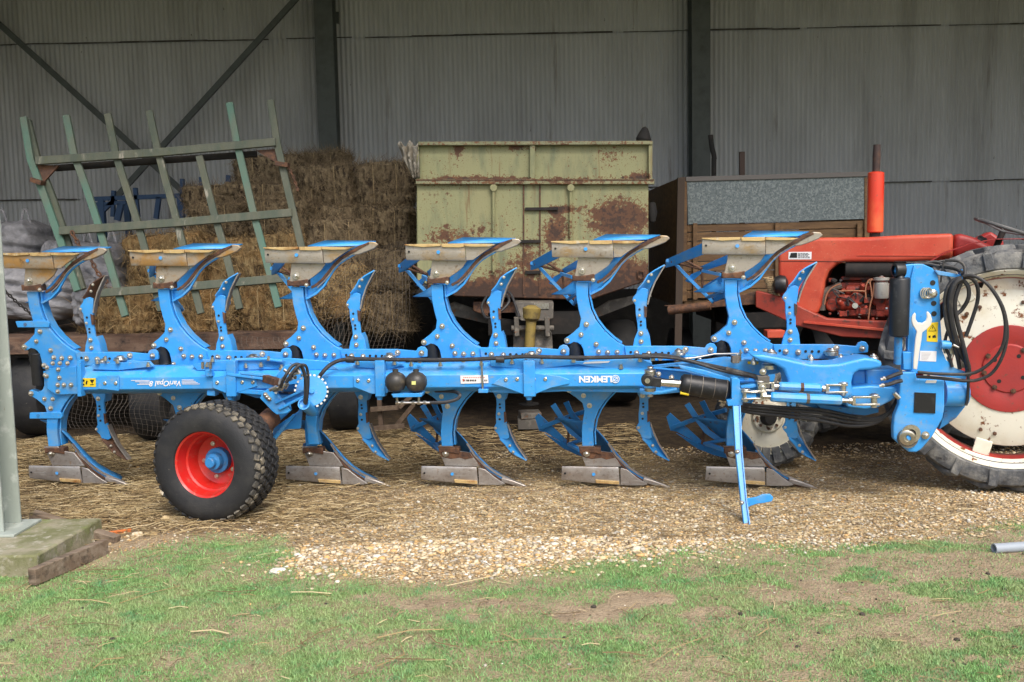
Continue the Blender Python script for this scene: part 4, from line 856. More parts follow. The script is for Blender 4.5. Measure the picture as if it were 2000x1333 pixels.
def make_slats(par, mir, mat):
    for nm, a in (('slat', [(88,332,.62),(392,196,.22),(408,288,.22),(140,388,.60),(86,402,.62)]), ('slat', [(378,392,.48),(602,294,.16),(602,362,.16),(402,432,.46)]), ('slat', [(250,512,.56),(300,456,.54),(390,418,.44),(380,452,.44),(290,530,.55)]), ('slat', [(400,556,.46),(560,462,.16),(562,520,.16),(408,602,.46)]), ('slat', [(484,650,.42),(588,588,.12),(590,650,.12),(500,690,.42)])):
        mb = MB(); mb.prism(Q(z8(a), 0, mir), PF.ev*.008 + PF.eu*.004); up_(nm, mb, mat, par)
    fb_ = MB(); pts = z8([(96,342,.61),(150,352,.58),(262,470,.54),(392,600,.48),(488,692,.42)])
    for a, b in zip(pts, pts[1:]): barF(fb_, a, b, 6.5, .03, mir)
    up_('slat_frame', fb_, mat, par, bevel=.002)
    for a, b in (((135,352,.56),(385,412,.44)), ((385,400,.45),(402,610,.47)), ((388,412,.44),(250,340,.5))):
        up_('adjusting_rod', MB().tube(Q(z8([a, b]), 0, mir), .010, 8), RUSTM, par)
    up_('stay', MB().tube(Q(z8([(440,650,.4),(560,600,.1)]), 0, mir), .013, 8), mat, par)
SK = z7([(958,1070),(975,985),(1002,920),(1000,862),(985,772),(982,695),(955,652),(965,625),(992,592),(1000,560),(1062,545),(1092,560),(1086,640),(1080,700),(1072,800),(1078,905),(1104,960),(1120,1070)])
def make_skimmer():
    sk = MB(); prF(sk, SK, -.02, .022); s = up_('skimmer', sk, BLUE, bevel=.003)
    for mir in (False, True):
        if mir: m2 = MB(); prF(m2, SK, -.02, .022, True); up_('lower_stalk', m2, BLUE, s, bevel=.003)
        fn = MB(); prF(fn, z7([(1086,905),(1106,958),(1122,1070),(1108,1070),(1094,965),(1078,915)]), -.01, .09, mir); up_('stalk_flange', fn, BLUE, s)
        rows = []
        oc = z7([(1004,552),(1050,500),(1092,432),(1150,392),(1236,346)]); ic = z7([(1092,640),(1112,560),(1150,490),(1190,420),(1238,350)])
        for t in range(5):
            k = t/4; rows.append([p+PF.ev*(.10*math.sin(k*math.pi*.5)*(1-j/6)) for j, p in enumerate(Q([(a[0]+(b[0]-a[0])*k, a[1]+(b[1]-a[1])*k) for a, b in zip(oc, ic)], -.035, mir))])
        up_('skimmer_blade', MB().sheet(rows), BLUE, s, solid=.009, bevel=.001)
        eg = MB(); ribF(eg, z7([(1088,690),(1112,600),(1150,500),(1196,420),(1240,348)]), 2.6, -.03, .05, mir); up_('blade_edge', eg, STEEL, s)
        for bb in ((1030,940),(1032,1012)): bolt(s, Q(z7([bb]), -.022, mir)[0], .95)
        for bb in ((975,655),(1018,785),(1120,430),(1095,490)): bolt(s, Q(z7([bb]), -.036, mir)[0], .6)
        for bb in ((1018,732),(1030,838),(1030,868)):
            h_ = MB(); hp = Q(z7([bb]), -.0215, mir)[0]; h_.cyl(hp, hp+nrm*.0025, .0085, 10); up_('hole', h_, BLACKS, s)
        gu = MB(); prF(gu, z7([(1058,700),(1084,712),(1080,800),(1062,800)]), -.028, .02, mir); up_('depth_scale', gu, RUSTM, s)
    return s
uR = PF.uz(1394, 663)[0]; us = [PF.uz(*p)[0] for p in ((54,687),(305,678),(562,677),(830,673),(1108,667))]
leg6 = make_body(); sk6 = make_skimmer(); sk6.location = PF.eu*(uR-us[4]); 
legs = [copy_part(leg6, pg, PF.eu*(u-uR)) for u in us]
sks = [copy_part(sk6, pg, PF.eu*(u-us[4])-PF.eu*(uR-us[4])) for u in us]
def recol(o, mp):
    k = o.name.split('.')[0]
    if k in mp and o.type == 'MESH':
        o.data = o.data.copy(); o.data.materials[0] = mp[k]
for i, l in enumerate(legs):
    low = False
    for c in list(l.children):
        k = c.name.split('.')[0]
        if k == 'rust_patch' and i < 3: bpy.data.objects.remove(c); continue
        if i < 2 and c.data.materials[0] is STEELT: recol(c, {k: STEELO})
for i, s_ in enumerate(sks):
    for c in s_.children:
        if i < 1: recol(c, {'skimmer_blade': RUSTM})
leg6['label'] = 'front plough leg, next to the headstock'; legs[0]['label'] = 'rearmost plough leg'
for k, l in enumerate(legs + [leg6]):
    if k >= 1:
        n0_ = len(ORG); sub = thing  # slats are sub-parts of each leg
if True:
    for mir in (False, True):
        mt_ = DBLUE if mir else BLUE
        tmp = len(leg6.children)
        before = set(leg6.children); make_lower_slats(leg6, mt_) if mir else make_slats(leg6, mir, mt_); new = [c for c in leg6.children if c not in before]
        for k, l in enumerate(legs):
            if (not mir and k >= 1) or (mir and k >= 3):
                for c in new: d = c.copy(); COL.objects.link(d); d.parent = l
# remove what the photograph does not show on the rearmost body
for c in list(legs[0].children):
    if c.name.split('.')[0] in ('stay',): pass
# rear bracket arms on the last leg
for mir in (False, True):
    mb = MB(); prF(mb, [(30,628),(92,627),(97,631),(95,640),(34,640)], -.04, .02, mir); up_('rear_bracket', mb, BLUE, bevel=.003)
    q_ = Q([(49,634,-.041)], 0, mir)[0]; up_('rear_bracket_hole', MB().cyl(q_, q_+nrm*.002, .014, 14), DBLUE)
mb = MB(); a, b = Q([(70,690,-.02),(75,752,-.02)]); mb.cyl(a, b, .042, 18); up_('damper', mb, BLK, bevel=.004)
mb = MB(); prF(mb, [(88,720),(148,716),(152,770),(110,772),(92,760)], -.06, .02); up_('end_plate', mb, BLUE, bevel=.004)
for bb in ((103,710),(117,710),(132,710),(92,718),(114,722),(113,752),(125,752),(139,752),(116,738),(91,735),(103,780),(113,765)): bolt(pg, Q([bb], -.062)[0], .95)

# ---- main beam: octagonal tube in front of the legs ----
vF = -.33
def beam_sec(px):
    z = [PF.uz(px, y + (px-900)*(-.0045), vF)[2] for y in (733, 757)]
    h = z[0]-z[1]; zt_ = PF.uz(px, 711+(px-900)*-.0045, vF+.12)[2]; zb = z[1]-.045
    return [(vF, z[0]), (vF+.018, z[0]+.012), (vF+.10, zt_), (vF+.20, zt_), (vF+.26, z[0]), (vF+.26, z[1]), (vF+.20, zb), (vF+.10, zb), (vF+.03, z[1]-.020), (vF, z[1])]
def beam_part(x0, x1, name, grow=0.0, taper=1.0):
    mb = MB(); rows = []
    for px in (x0, x1):
        u = PF.uz(px, 745, vF)[0]; s_ = beam_sec((x0+x1)/2); cz_ = sum(a[1] for a in s_)/len(s_)
        rows.append([PF.w((u, a[0]-grow*.6, cz_+(a[1]-cz_)*(1+grow))) for a in s_])
    n = len(rows[0]); mb.add(rows[0]+rows[1], [tuple(range(n)), tuple(range(2*n-1, n-1, -1))]+[(i, (i+1) % n, n+(i+1) % n, n+i) for i in range(n)])
    return up_(name, mb, BLUE, bevel=.006, smooth=25, seg=3)
bm0 = beam_part(152, 1275, 'main_beam')
vB = vF-.012
def plateF(pts, v, th, name='bracket_plate', mat=BLUE, par=pg, bev=.003):
    mb = MB(); prF(mb, pts, v, th); return up_(name, mb, mat, par, bevel=bev)
for x0, x1 in ((1022,1044),(732,750),(441,459),(150,157)):
    plateF([(x0,705),(x1,705),(x1+2,775),(x0+1,775)], vB-.02, .06, 'beam_clamp')
for P, bs in (([(978,738),(1020,730),(1048,730),(1092,735),(1112,742),(1112,750),(1076,758),(1046,770),(1020,770),(985,757),(960,750)], [(988,742),(1010,741),(1043,741),(1065,741)]),
          ([(690,736),(728,732),(754,732),(765,744),(757,768),(726,770),(690,756)], [(699,744),(720,744)]),
          ([(415,738),(438,733),(462,733),(500,736),(502,755),(462,768),(440,768),(415,758)], [(424,748),(446,748),(473,747),(494,747)]),
          ([(190,735),(232,733),(232,764),(190,760)], [(205,749),(226,749)])):
    pp = plateF(P, vB, .011)
    for b_i in bs:
        mb = MB(); c = Q([b_i], vB)[0]; mb.lathe([(0,.013),(.004,.013),(.006,.010),(.006,.006),(.003,.005),(.003,0)], c, nrm, 16); up_('cap_screw', mb, CHROME, pp)
for x in (1033, 741, 449): 
    mb = MB(); c = PF.p(x, 766, vB+.02); mb.lathe([(.0,.028),(-.035,.028),(-.04,.022),(-.055,.018),(-.055,0)], c, (0,0,1), 16); up_('clamp_boss', mb, BLUE)
# top flange plates and their bolt heads
for P in ([(690,706),(760,706),(790,712),(760,722),(700,718)], [(955,702),(1110,700),(1130,712),(1036,722),(960,716)], [(560,700),(640,706),(660,722),(575,724),(500,716),(520,706)], [(375,712),(470,700),(560,705),(555,720),(470,724),(385,724)], [(180,712),(290,706),(300,716),(230,724),(180,722)], [(1110,708),(1250,700),(1275,712),(1255,726),(1150,716)]):
    plateF(P, vF+.05, .03, 'top_bracket')
for x, y in ((698,708),(736,712),(770,708),(803,711),(860,711),(940,710),(1000,706),(1027,706),(1058,706),(820,704),(905,703),(975,703),(1120,703),(1275,700),(1325,700),(230,705),(190,706),(206,700),(290,712),(405,712),(415,702),(480,714),(450,705),(525,700),(510,712),(1213,716),(1250,702)):
    mb = MB(); c = PF.p(x, y, vF+.04); mb.lathe([(-.018,.017),(0,.017),(0,.011),(.014,.011),(.016,.006),(.016,0)], c, (0,0,1), 8); up_('bolt', mb, CHROME)
for x, y, r in ((492,697,.034),(200,706,.030),(1028,695,.030),(760,696,.028),(1325,686,.030)):
    mb = MB(); c = PF.p(x, y, -.12); mb.lathe([(-.02,r),(0,r),(.008,r*.8),(.014,r*.5),(.02,r*.3),(.02,0)], c, (0,0,1), 20); up_('pivot_pin', mb, CHROME)
mb = MB(); prF(mb, [(395,702),(470,706),(552,708),(560,716),(470,730),(398,718)], vF+.11, .02); up_('linkage_plate', mb, BLUE, bevel=.003)
for a, b in (((150,728),(540,712)), ((470,728),(600,742)), ((445,731),(560,745))):
    up_('linkage_bar', barF(MB(), a+(vF-.02,), b+(vF-.02,), 5, .03), BLUE, bevel=.003) if b[0] != 540 else None
up_('long_rod', MB().tube(Q([(460,703,vF+.04),(520,702,vF+.04),(552,706,vF+.03)]), .012, 8), BLUE)
mb = MB(); prF(mb, [(452,758),(530,765),(510,772),(462,768)], vF-.01, .05); up_('bracket_plate', mb, BLUE, bevel=.003)
# lower plate under the beam
for P in ([(935,758),(1275,752),(1300,760),(1290,768),(1100,765),(1010,769),(938,766)], [(470,768),(620,774),(610,778),(500,778)]): plateF(P, vF+.06, .06, 'under_plate', BLUE)
mb = MB(); 
for x in (940, 943): pass
c = PF.p(941, 712, vB); d = PF.p(943, 766, vB); mb.cyl(c, d, .008, 10); up_('through_bolt', mb, CHROME); plateF([(934,761),(953,761),(953,768),(934,768)], vB-.02, .05, 'clamp_foot')

# ---- lettering and stickers ----
def text(s, px, py, v, h, mat, name, par, wd=None, flip=True, fr=PF, bold=0.004, shear=0.0, ex=.001):
    cu = bpy.data.curves.new(name, 'FONT'); cu.body = s; cu.size = 1; cu.align_x = 'CENTER'; cu.align_y = 'CENTER'; cu.extrude = 0; cu.offset = bold; cu.shear = shear
    t = bpy.data.objects.new(name, cu); COL.objects.link(t); dg = bpy.context.evaluated_depsgraph_get(); me = bpy.data.meshes.new_from_object(t.evaluated_get(dg)); bpy.data.objects.remove(t)
    co = [v_.co.copy() for v_ in me.vertices]; x0 = min(c.x for c in co); x1 = max(c.x for c in co); y0 = min(c.y for c in co); y1 = max(c.y for c in co)
    sy = h/(y1-y0); sx = (wd/(x1-x0)) if wd else sy; o = fr.p(px, py, v); e = -1 if flip else 1; n_ = -fr.ev.normalized()
    ezn = Vector((0,0,1)) if fr is PF else fr.ez
    for v_, c in zip(me.vertices, co): v_.co = o + fr.eu*(e*(c.x-(x0+x1)/2)*sx) + ezn*(e*(c.y-(y0+y1)/2)*sy) + n_*ex - ORG[par.name]
    me.materials.clear(); me.materials.append(mat); ob = bpy.data.objects.new(name, me); link_obj(ob, par); ORG[ob.name] = ORG[par.name]; return ob
px2m = 1/TPX*.96
text('LEMKEN', 1163, 741, vF-.0015, 12.5*px2m, WHITE, 'lettering', bm0, wd=61*px2m, bold=.035)
mb = MB(); c = PF.p(1202, 741, vF-.002)
for r in (.026, .015): mb.tube([c+PF.eu*(r*math.cos(a))+Vector((0,0,1))*(r*math.sin(a)) for a in [k*math.pi/12 for k in range(24)]], .0028, 6, closed=True)
mb.bar(c-PF.eu*.016-Vector((0,0,.012)), c+PF.eu*.016+Vector((0,0,.012)), .005, .003); up_('emblem', mb, WHITE, bm0)
text('VariOpal 8', 322, 748, vF-.0015, 14*px2m, WHITE, 'lettering', bm0, wd=64*px2m, bold=.02, shear=.25)
st = MB()
for k, (x0, x1) in enumerate(((256,292),(264,292),(272,292),(268,292))):
    y = 743+k*2.6; st.prism(Q([(x0,y),(x1,y),(x1,y+1.2),(x0,y+1.2)], vF-.003), PF.ev*.001)
for k, (x0, x1) in enumerate(((355,378),(355,382),(355,386),(355,390))):
    y = 742+k*2.6; st.prism(Q([(x0,y),(x1,y),(x1,y+1.2),(x0,y+1.2)], vF-.003), PF.ev*.001)
up_('decal_stripes', st, WHITE, bm0)
def decal(name, P, v, mat, par, th=.0015):
    mb = MB(); prF(mb, P, v-th, th*.9); return up_(name, mb, mat, par)
sl = decal('warning_sticker', [(156,739),(187,739),(187,756),(158,756)], vF-.002, YEL, bm0)
mb = MB()
for P in ([(175,742),(184,742),(180,750)], [(161,742),(165,742),(165,746),(161,746)], [(168,744),(171,744),(170,751),(167,751)], [(161,750),(165,750),(165,753),(161,753)], [(176,751),(183,751),(183,752.5),(176,752.5)]): mb.prism(Q(P, vF-.0055), PF.ev*.001)
up_('print', mb, BLACKS, sl)
sl = decal('white_sticker', [(899,734),(953,733),(954,748.5),(900,750)], vF-.004, WHITE, bm0)
mb = MB(); q = random.Random(2); x = 904
while x < 950:
    w_ = q.uniform(1.5, 4); 
    if not (929 < x < 936): mb.prism(Q([(x,742),(x+w_,741.8),(x+w_,745),(x,745.2)], vF-.0075), PF.ev*.001)
    x += w_+q.uniform(1,2)
up_('print', mb, BLACKS, sl)
mb = MB(); mb.prism(Q([(903,741),(907,741),(905,745.5)], vF-.008), PF.ev*.001)
for k in range(12): mb.prism(Q([(905+k*3.6,737),(907+k*3.6,737),(907+k*3.6,738.2),(905+k*3.6,738.2)], vF-.0075), PF.ev*.001)
up_('print', mb, REDS, sl)
mb = MB(); P = [PF.p(1142,709,vF+.06), PF.p(1190,706,vF+.06), PF.p(1186,710,vF+.05), PF.p(1138,713,vF+.05)]
decal('white_sticker', [(1142,707.5),(1192,705.5),(1188,709),(1138,711)], vF+.048, WHITE, bm0)

# ---- pressure bottles ----
for k, x in enumerate((773, 813)):
    c = PF.p(x, 745, vF-.10); s_ = .076; mb = MB()
    mb.lathe([(-1.05,0),(-1.0,.35),(-.80,.72),(-.35,.97),(.05,1.0),(.42,.90),(.68,.66),(.82,.38),(.86,.27),(1.10,.27),(1.12,.2),(1.12,0)][::1], c, (0,0,1), 28)
    for v in mb.V: v -= c
    mb.V = [c+Vector((v.x*s_/1.0, v.y*s_/1.0, v.z)) if False else c + Vector((v.x*s_, v.y*s_, v.z*s_/1.0 if False else v.z*s_)) for v in mb.V]
    bt = up_('pressure_bottle', mb, M('dusty_black_paint', (0.035,0.033,0.030), .45, layers=[((0.10,0.085,0.06), 14, .5, .7)]) if k == 0 else bpy.data.materials['dusty_black_paint'])
    if k == 1:
        decal('yellow_label', [(804,745),(812,745),(812,752),(804,752)], vF-.178, M('pale_yellow_label', (0.7,0.72,0.25), .5), bt, .003)
plateF([(764,770),(826,768),(823,776),(768,777)], vF-.15, .10, 'bottle_shelf', BLUE)
mb = MB(); P = lambda L, v: [PF.p(a, b, v) for a, b in L]; vv = vF-.12
for L in ([(775,777),(776,787)], [(818,776),(818,787)], [(774,787),(842,787)]): mb.tube(P(L, vv), .009, 8)
for x in (776, 786, 808, 818, 830): mb.cyl(PF.p(x-3,787,vv), PF.p(x+3,787,vv), .0145, 6)
up_('pipework', mb, CHROME)
def hose(pts, r=.0125, mat=RUB, par=pg, name='hose'):
    return up_(name, MB().tube(spl([PF.p(*p) for p in pts], 7), r, 9), mat, par)
hose([(840,787,vv),(870,786,vv),(892,780,vv+.02),(898,771,vv+.05),(885,765,vF+.05),(850,764,vF+.10)], .0125)
hose([(618,748,vF-.05),(628,730,vF-.06),(650,710,vF-.02),(684,702,vF),(780,703,vF),(900,703,vF),(985,699,vF),(1030,697,vF),(1130,699,vF),(1240,697,vF),(1290,694,vF),(1330,702,vF-.02),(1380,713,vF-.05),(1422,722,vF-.08)], .0145)
hose([(1240,697,vF-.02),(1290,698,vF-.02),(1340,704,vF-.04),(1400,722,vF-.07),(1445,732,vF-.1),(1480,738,vF-.1)], .011)
for x, y in ((684,702),(977,702),(1262,696)): up_('hose_clip', MB().cyl(PF.p(x-8,y,vF), PF.p(x+8,y+1,vF), .024, 12), RUB, pg)
up_('bright_pipe', MB().tube(Q([(1335,701,vF-.02),(1358,699,vF-.02),(1385,694,vF-.02),(1395,692,vF-.02),(1446,691,vF-.04),(1450,688,vF-.04)]), .007, 8), CHROME)
hs1 = up_('hose_fitting', MB().cyl(PF.p(1418,721,vF-.08), PF.p(1476,736,vF-.1), .016, 12), GREYM, pg)

# ---- depth wheel ----
wc_face = at(399, 908, 6.17); nW = Vector((-.262, -.965, .02)).normalized(); WD = .34; RW_ = .382
wcen = wc_face - nW*WD*.42; wcen.z = RW_+.0; 
prof = [(-.15,.20),(-.165,.25),(-.17,.30),(-.16,.345),(-.135,.372),(-.10,.383),(.10,.383),(.135,.372),(.16,.345),(.17,.30),(.165,.25),(.155,.222),(.14,.215)]
wh = up_('depth_wheel', MB().lathe([(-.12,.21)]+prof[1:], wcen, nW, 64), TYRE)

tr_ = MB(); tr2 = MB(); ax = nW; xx = Vector((0,0,1)); xx = (xx-ax*xx.dot(ax)).normalized(); yy = ax.cross(xx)
for row, (w0, off) in enumerate(((-.128,0),(-.085,.5),(-.043,0),(.0,.5),(.043,0),(.085,.5),(.128,0))):
    nb = 40
    for k in range(nb):
        a = 2*math.pi*(k+off)/nb; r = .386 if abs(w0) < .1 else .374; d = xx*math.cos(a)+yy*math.sin(a); tg = ax.cross(d)
        t2 = (tg + ax*.45*(1 if row % 2 else -1)).normalized(); a2 = t2.cross(d)
        dd = d if abs(w0) < .1 else (d+ax*(.45 if w0 > 0 else -.45)).normalized(); a3 = t2.cross(dd).normalized()
        (tr2 if (w0 > .07 and d.x > -.3) else tr_).box(wcen+ax*w0+d*r, .041, .037, .016, (t2, a3, dd))
up_('tread', tr_, TYRE, wh, bevel=.003, seg=1); up_('muddy_tread', tr2, TYREM, wh, bevel=.003, seg=1)
up_('rim', MB().lathe([(.150,.222),(.158,.232),(.150,.226),(.135,.205),(.10,.198),(.06,.190),(.052,.178),(.0,.165),(-.035,.160),(-.04,.150),(-.045,.06),(-.045,0)], wcen, nW, 56), RED, wh)
hub = MB().lathe([(-.045,.085),(0.0,.085),(.005,.06),(.05,.055),(.055,.035),(.085,.035),(.09,.028),(.09,0)], wcen, nW, 20); up_('hub', hub, DBLUE, wh, bevel=.003)
for k in range(5):
    a = 2*math.pi*k/5+.4; p = wcen+(xx*math.cos(a)+yy*math.sin(a))*.115+ax*(-.045); up_('wheel_nut', MB().lathe([(0,.016),(.014,.016),(.014,.008),(.026,.008),(.026,0)], p, ax, 6), CHROME, wh)
# ---- wheel arm and turn-over gear beside it ----
def boxy(pts, v, th, name='frame_plate', mat=BLUE, bev=.004): return plateF(z4(pts), v, th, name, mat, pg, bev)
ap = Q(z4([(1085,400,-.35)]))[0]; hb_ = wcen - nW*.10
up_('wheel_arm', MB().cyl(ap, hb_, .060, 20), BLUE, bevel=.004)
up_('arm_collar', MB().cyl(ap.lerp(hb_, .22), ap.lerp(hb_, .62), .071, 20), RUSTM)
boxy([(890,345),(915,300),(958,270),(1000,290),(1128,440),(1100,462),(1020,472),(985,445)], -.62, .04)
boxy([(1000,375),(1225,275),(1240,330),(1040,440)], -.60, .015)
for pts in ([(1000,375),(1225,275),(1230,292),(1012,392)], [(1028,422),(1236,318),(1240,335),(1042,440)]): boxy(pts, -.64, .05, 'frame_bar')
boxy([(1030,372),(1195,300),(1205,322),(1050,402)], -.606, .004, 'recess', DBLUE, 0)
for x, y in ((935,318),(948,335),(965,352)): bolt(pg, Q(z4([(x,y)]), -.622)[0], .9)
boxy([(1000,570),(1180,450),(1215,400),(1200,580),(1090,585),(1020,640),(985,680),(980,640)], -.42, .03, 'arm_bracket')
boxy([(985,650),(1140,470),(1165,470),(1000,680)], -.46, .03, 'arm_bracket')
c = Q(z4([(1285,292)]), -.50)[0]; mb = MB(); mb.lathe([(0,0),(0,.105),(.04,.105),(.04,.02),(.06,.02),(.06,0)], c, -PF.ev*1+Vector((.35,0,.2)), 32); dsk = up_('toothed_disc', mb, BLUE, bevel=.003)
mb = MB(); axd = (-PF.ev+Vector((.35,0,.2))).normalized(); xd = axd.orthogonal().normalized(); yd = axd.cross(xd)
for k in range(22):
    a = 2*math.pi*k/22; d = xd*math.cos(a)+yd*math.sin(a); mb.box(c+axd*.02+d*.110, .014, .016, .02, (d, axd.cross(d), axd))
up_('teeth', mb, CHROME, dsk)
a, b = Q(z4([(1228,388,-.66),(1310,452,-.42)])); dd = (b-a).normalized(); mb = MB().lathe([(.20,0),(.03,0),(.02,.032),(0,.032),(0,.042),(.22,.042),(.22,0)], a, dd, 24); up_('pivot_tube', mb, BLUE)
boxy([(1240,480),(1330,480),(1320,560),(1345,700),(1262,700),(1250,560)], -.10, .06, 'arm_mount')
mb = MB(); q = random.Random(9)
for k in range(26):
    x = q.uniform(1010,1210); y = 280-(x-1010)*.75+q.uniform(-25,40); v = q.uniform(-.72,-.62); p = PF.p(280+.2551*x, 690+.2551*y, v); d = Vector((q.uniform(-1,1), q.uniform(-.5,.5), q.uniform(-.4,1))).normalized()
    mb.cyl(p, p+d*q.uniform(.02,.06), q.choice((.008,.011,.014)), 6)
up_('hydraulic_fittings', mb, CHROME)
mb = MB()
for x0, y0 in ((1010,200),(1150,180),(1060,110)): mb.lathe([(-.02,.022),(0,.022),(.006,.012),(.02,.012),(.02,0)], PF.p(280+.2551*x0, 690+.2551*y0, -.38), (0,0,1), 12)
up_('pin', mb, CHROME)
boxy([(1020,170),(1080,95),(1200,80),(1290,170),(1320,300),(1240,230),(1060,250)], -.42, .03, 'gear_plate')
mb = MB(); mb.bar(*Q(z4([(935,195,-.5),(1030,225,-.62)])), .05, .05, PF.ev); up_('rusty_lug', mb, RUSTM, bevel=.004)
for pts, r in (([(1050,262,-.72),(1085,180,-.74),(1140,100,-.70),(1195,90,-.68),(1235,170,-.66),(1240,300,-.68),(1235,380,-.68)], .011), ([(1095,225,-.74),(1150,140,-.74),(1200,92,-.72),(1225,130,-.70),(1250,240,-.69),(1250,340,-.69),(1240,390,-.68)], .012), ([(1130,190,-.70),(1180,110,-.7),(1240,95,-.68),(1262,180,-.66),(1258,300,-.67),(1245,385,-.68)], .010)):
    hose([(280+.2551*a, 690+.2551*b, v) for a, b, v in pts], r)
# ---- small clamp on the beam near the wheel ----
boxy([(470,130),(520,128),(525,180),(480,182)], vF-.03, .05, 'clip')
mb = MB()
for x in (455, 515): mb.cyl(*[PF.p(280+.2551*x, 690+.2551*y, vF-.05) for y in (70, 120)], .012, 10)
up_('clip_bolt', mb, CHROME)
boxy([(485,285),(548,290),(548,330),(485,325)], vF+.02, .08, 'clip')
# ================= THE PLOUGH: FRONT END =================
def pA(pts, v, th, name='bracket', mat=BLUE, par=None, bev=.004): return plateF(zA(pts), v, th, name, mat, par or pg, bev)
qA = lambda x, y, v: PF.p(1250+.3*x, 660+.3*y, v)
qB = lambda x, y, v: PF.p(1620+.24*x, 480+.24*y, v)
qC = lambda x, y, v: PF.p(1620+.2251*x, 700+.2251*y, v)
pA([(60,196),(330,168),(560,138),(700,142),(860,160),(938,205),(900,232),(700,262),(600,268),(480,235),(380,200),(200,188)], -.34, .14, 'top_plate')
pA([(60,200),(200,215),(300,225),(560,300),(760,290),(760,340),(620,400),(480,345),(300,352),(120,372),(60,345)], -.20, .16, 'beam_end')
pA([(250,178),(420,212),(602,268),(604,300),(560,286),(400,240),(262,200)], -.42, .04, 'diagonal_brace')
pA([(0,340),(60,345),(130,352),(240,330),(240,345),(140,368),(50,376),(0,366)], -.40, .08, 'lower_plate')
for x, y in ((205,260),(120,238)): bolt(pg, qA(x, y, -.36), 1)
# swing cylinder
a, b = qA(262,298,-.56), qA(590,348,-.56); up_('cylinder', MB().lathe([(0,.03),(0,.052),(.015,.066),(.04,.068),(.30,.070),((b-a).length-.03,.072),((b-a).length-.01,.060),((b-a).length,.05),((b-a).length,0)], a, b-a, 28), BLK, smooth=50)
ring = MB()
for t in (.18,.42,.66,.9): ring.lathe([(-.002,.0705),(-.002,.0725),(.002,.0725),(.002,.0705)], a.lerp(b, t), b-a, 28)
up_('cylinder_band', ring, GREYM)
up_('piston_rod', MB().cyl(qA(130,290,-.56), qA(268,300,-.56), .027, 18), CHROME2)
ey = MB(); c = qA(48,280,-.60); ey.lathe([(0,.016),(0,.040),(.075,.040),(.075,.016)], c, PF.ev, 20); ey.bar(qA(48,280,-.56), qA(136,291,-.56), .062, .07, PF.ev); up_('rod_eye', ey, BLK, bevel=.004)
up_('eye_pin', MB().cyl(c-PF.ev*.012, c+PF.ev*.01, .017, 14), CHROME)
for y0, y1, r in ((208,246,.040),(322,346,.040),(188,200,.022),(366,384,.02)): up_('swivel_pin', MB().cyl(qA(66,y0,-.50), qA(66,y1,-.50), r, 20), CHROME, bevel=.003)
mb = MB(); mb.cyl(qA(262,358,-.6), qA(318,368,-.6), .011, 10); up_('yellow_tag', mb, YEL)
mb = MB()
for x, y in ((515,405),(530,425),(545,410),(520,432)): mb.cyl(qA(x,y,-.55), qA(x+22,y+10,-.55), .012, 6)
up_('fitting', mb, CHROME)
# parking stand
sb = pA([(597,268),(622,262),(650,272),(650,330),(668,342),(668,440),(572,446),(566,408),(597,402)], -.66, .09, 'stand_holder')
sv = lambda y: -.655-.50*(y-440)/810
ps = MB(); ps.prism(Q([(*zA([(x,y)])[0], sv(y)) for x, y in ((604,440),(650,440),(664,740),(690,1040),(718,1250),(680,1252),(650,1000),(622,740))]), PF.ev*.06)
std = up_('parking_stand', ps, BLUE, bevel=.004)
mb = MB(); prF(mb, zA([(688,1052),(760,1040),(800,1022),(848,1020),(868,1040),(860,1066),(800,1078),(760,1082),(696,1106)]), -1.03, .02); up_('stand_foot', mb, BLUE, std, bevel=.003)
mb = MB(); mb.prism(Q([(*zA([(x,y)])[0], sv(y)-.015) for x, y in ((655,440),(668,742),(696,1044),(722,1246),(717,1248),(690,1044),(662,742),(649,440))]), PF.ev*.075); up_('stand_edge', mb, BLUE, std)
for x, y in ((634,742),(662,1075)): bolt(std, qA(x, y, sv(y)-.003), .8)
# turnbuckles
for (x0,y0),(x1,y1),r,v in (((905,316),(1180,328),.030,-.60), ((850,385),(1312,408),.032,-.70)):
    a, b = qA(x0,y0,v), qA(x1,y1,v); L = (b-a).length
    tb = up_('turnbuckle', MB().lathe([(0,0),(0,r*.8),(.012,r),(L-.012,r),(L,r*.8),(L,0)], a, b-a, 8), BLUE, smooth=20)
    for t, s_ in ((0,-1),(1,1)):
        p = a.lerp(b, t); d = (b-a).normalized()*s_; up_('thread', MB().cyl(p, p+d*.05, .014, 12), CHROME, tb)
    up_('paint_patch', MB().lathe([(0,r*1.01),(.022,r*1.01)], a.lerp(b,.5), b-a, 8), RUSTM if v > -.65 else GREYM, tb)
def clevis(p, d, L, name='clevis'):
    d = Vector(d).normalized(); mb = MB(); z = Vector((0,0,1))
    mb.cyl(p-d*.03, p+d*.01, .022, 12)
    for s_ in (-1, 1): mb.bar(p+z*.024*s_, p+d*L+z*.024*s_, .012, .045)
    mb.bar(p-z*.03, p+z*.03, .045, .02, d)
    e = p+d*L*.8; mb.lathe([(-.045,.02),(.032,.02),(.032,.032),(.04,.030),(.046,.014),(.046,0)], e, z, 16)
    return up_(name, mb, CHROME, bevel=.002)
clevis(qA(1215,330,-.60), PF.eu, .13); clevis(qB(195,1262,-.70), PF.eu, .16); clevis(qA(792,372,-.66), -PF.eu, .13); clevis(qA(862,318,-.60), -PF.eu, .10)
pA([(765,252),(845,252),(848,330),(770,332)], -.62, .08, 'swivel_block', GREYM); bolt(pg, qA(796,322,-.625), 1.4); bolt(pg, qA(800,222,-.58), 1.2)
for x, y in ((700,345),(745,345),(700,395),(742,395)): pass
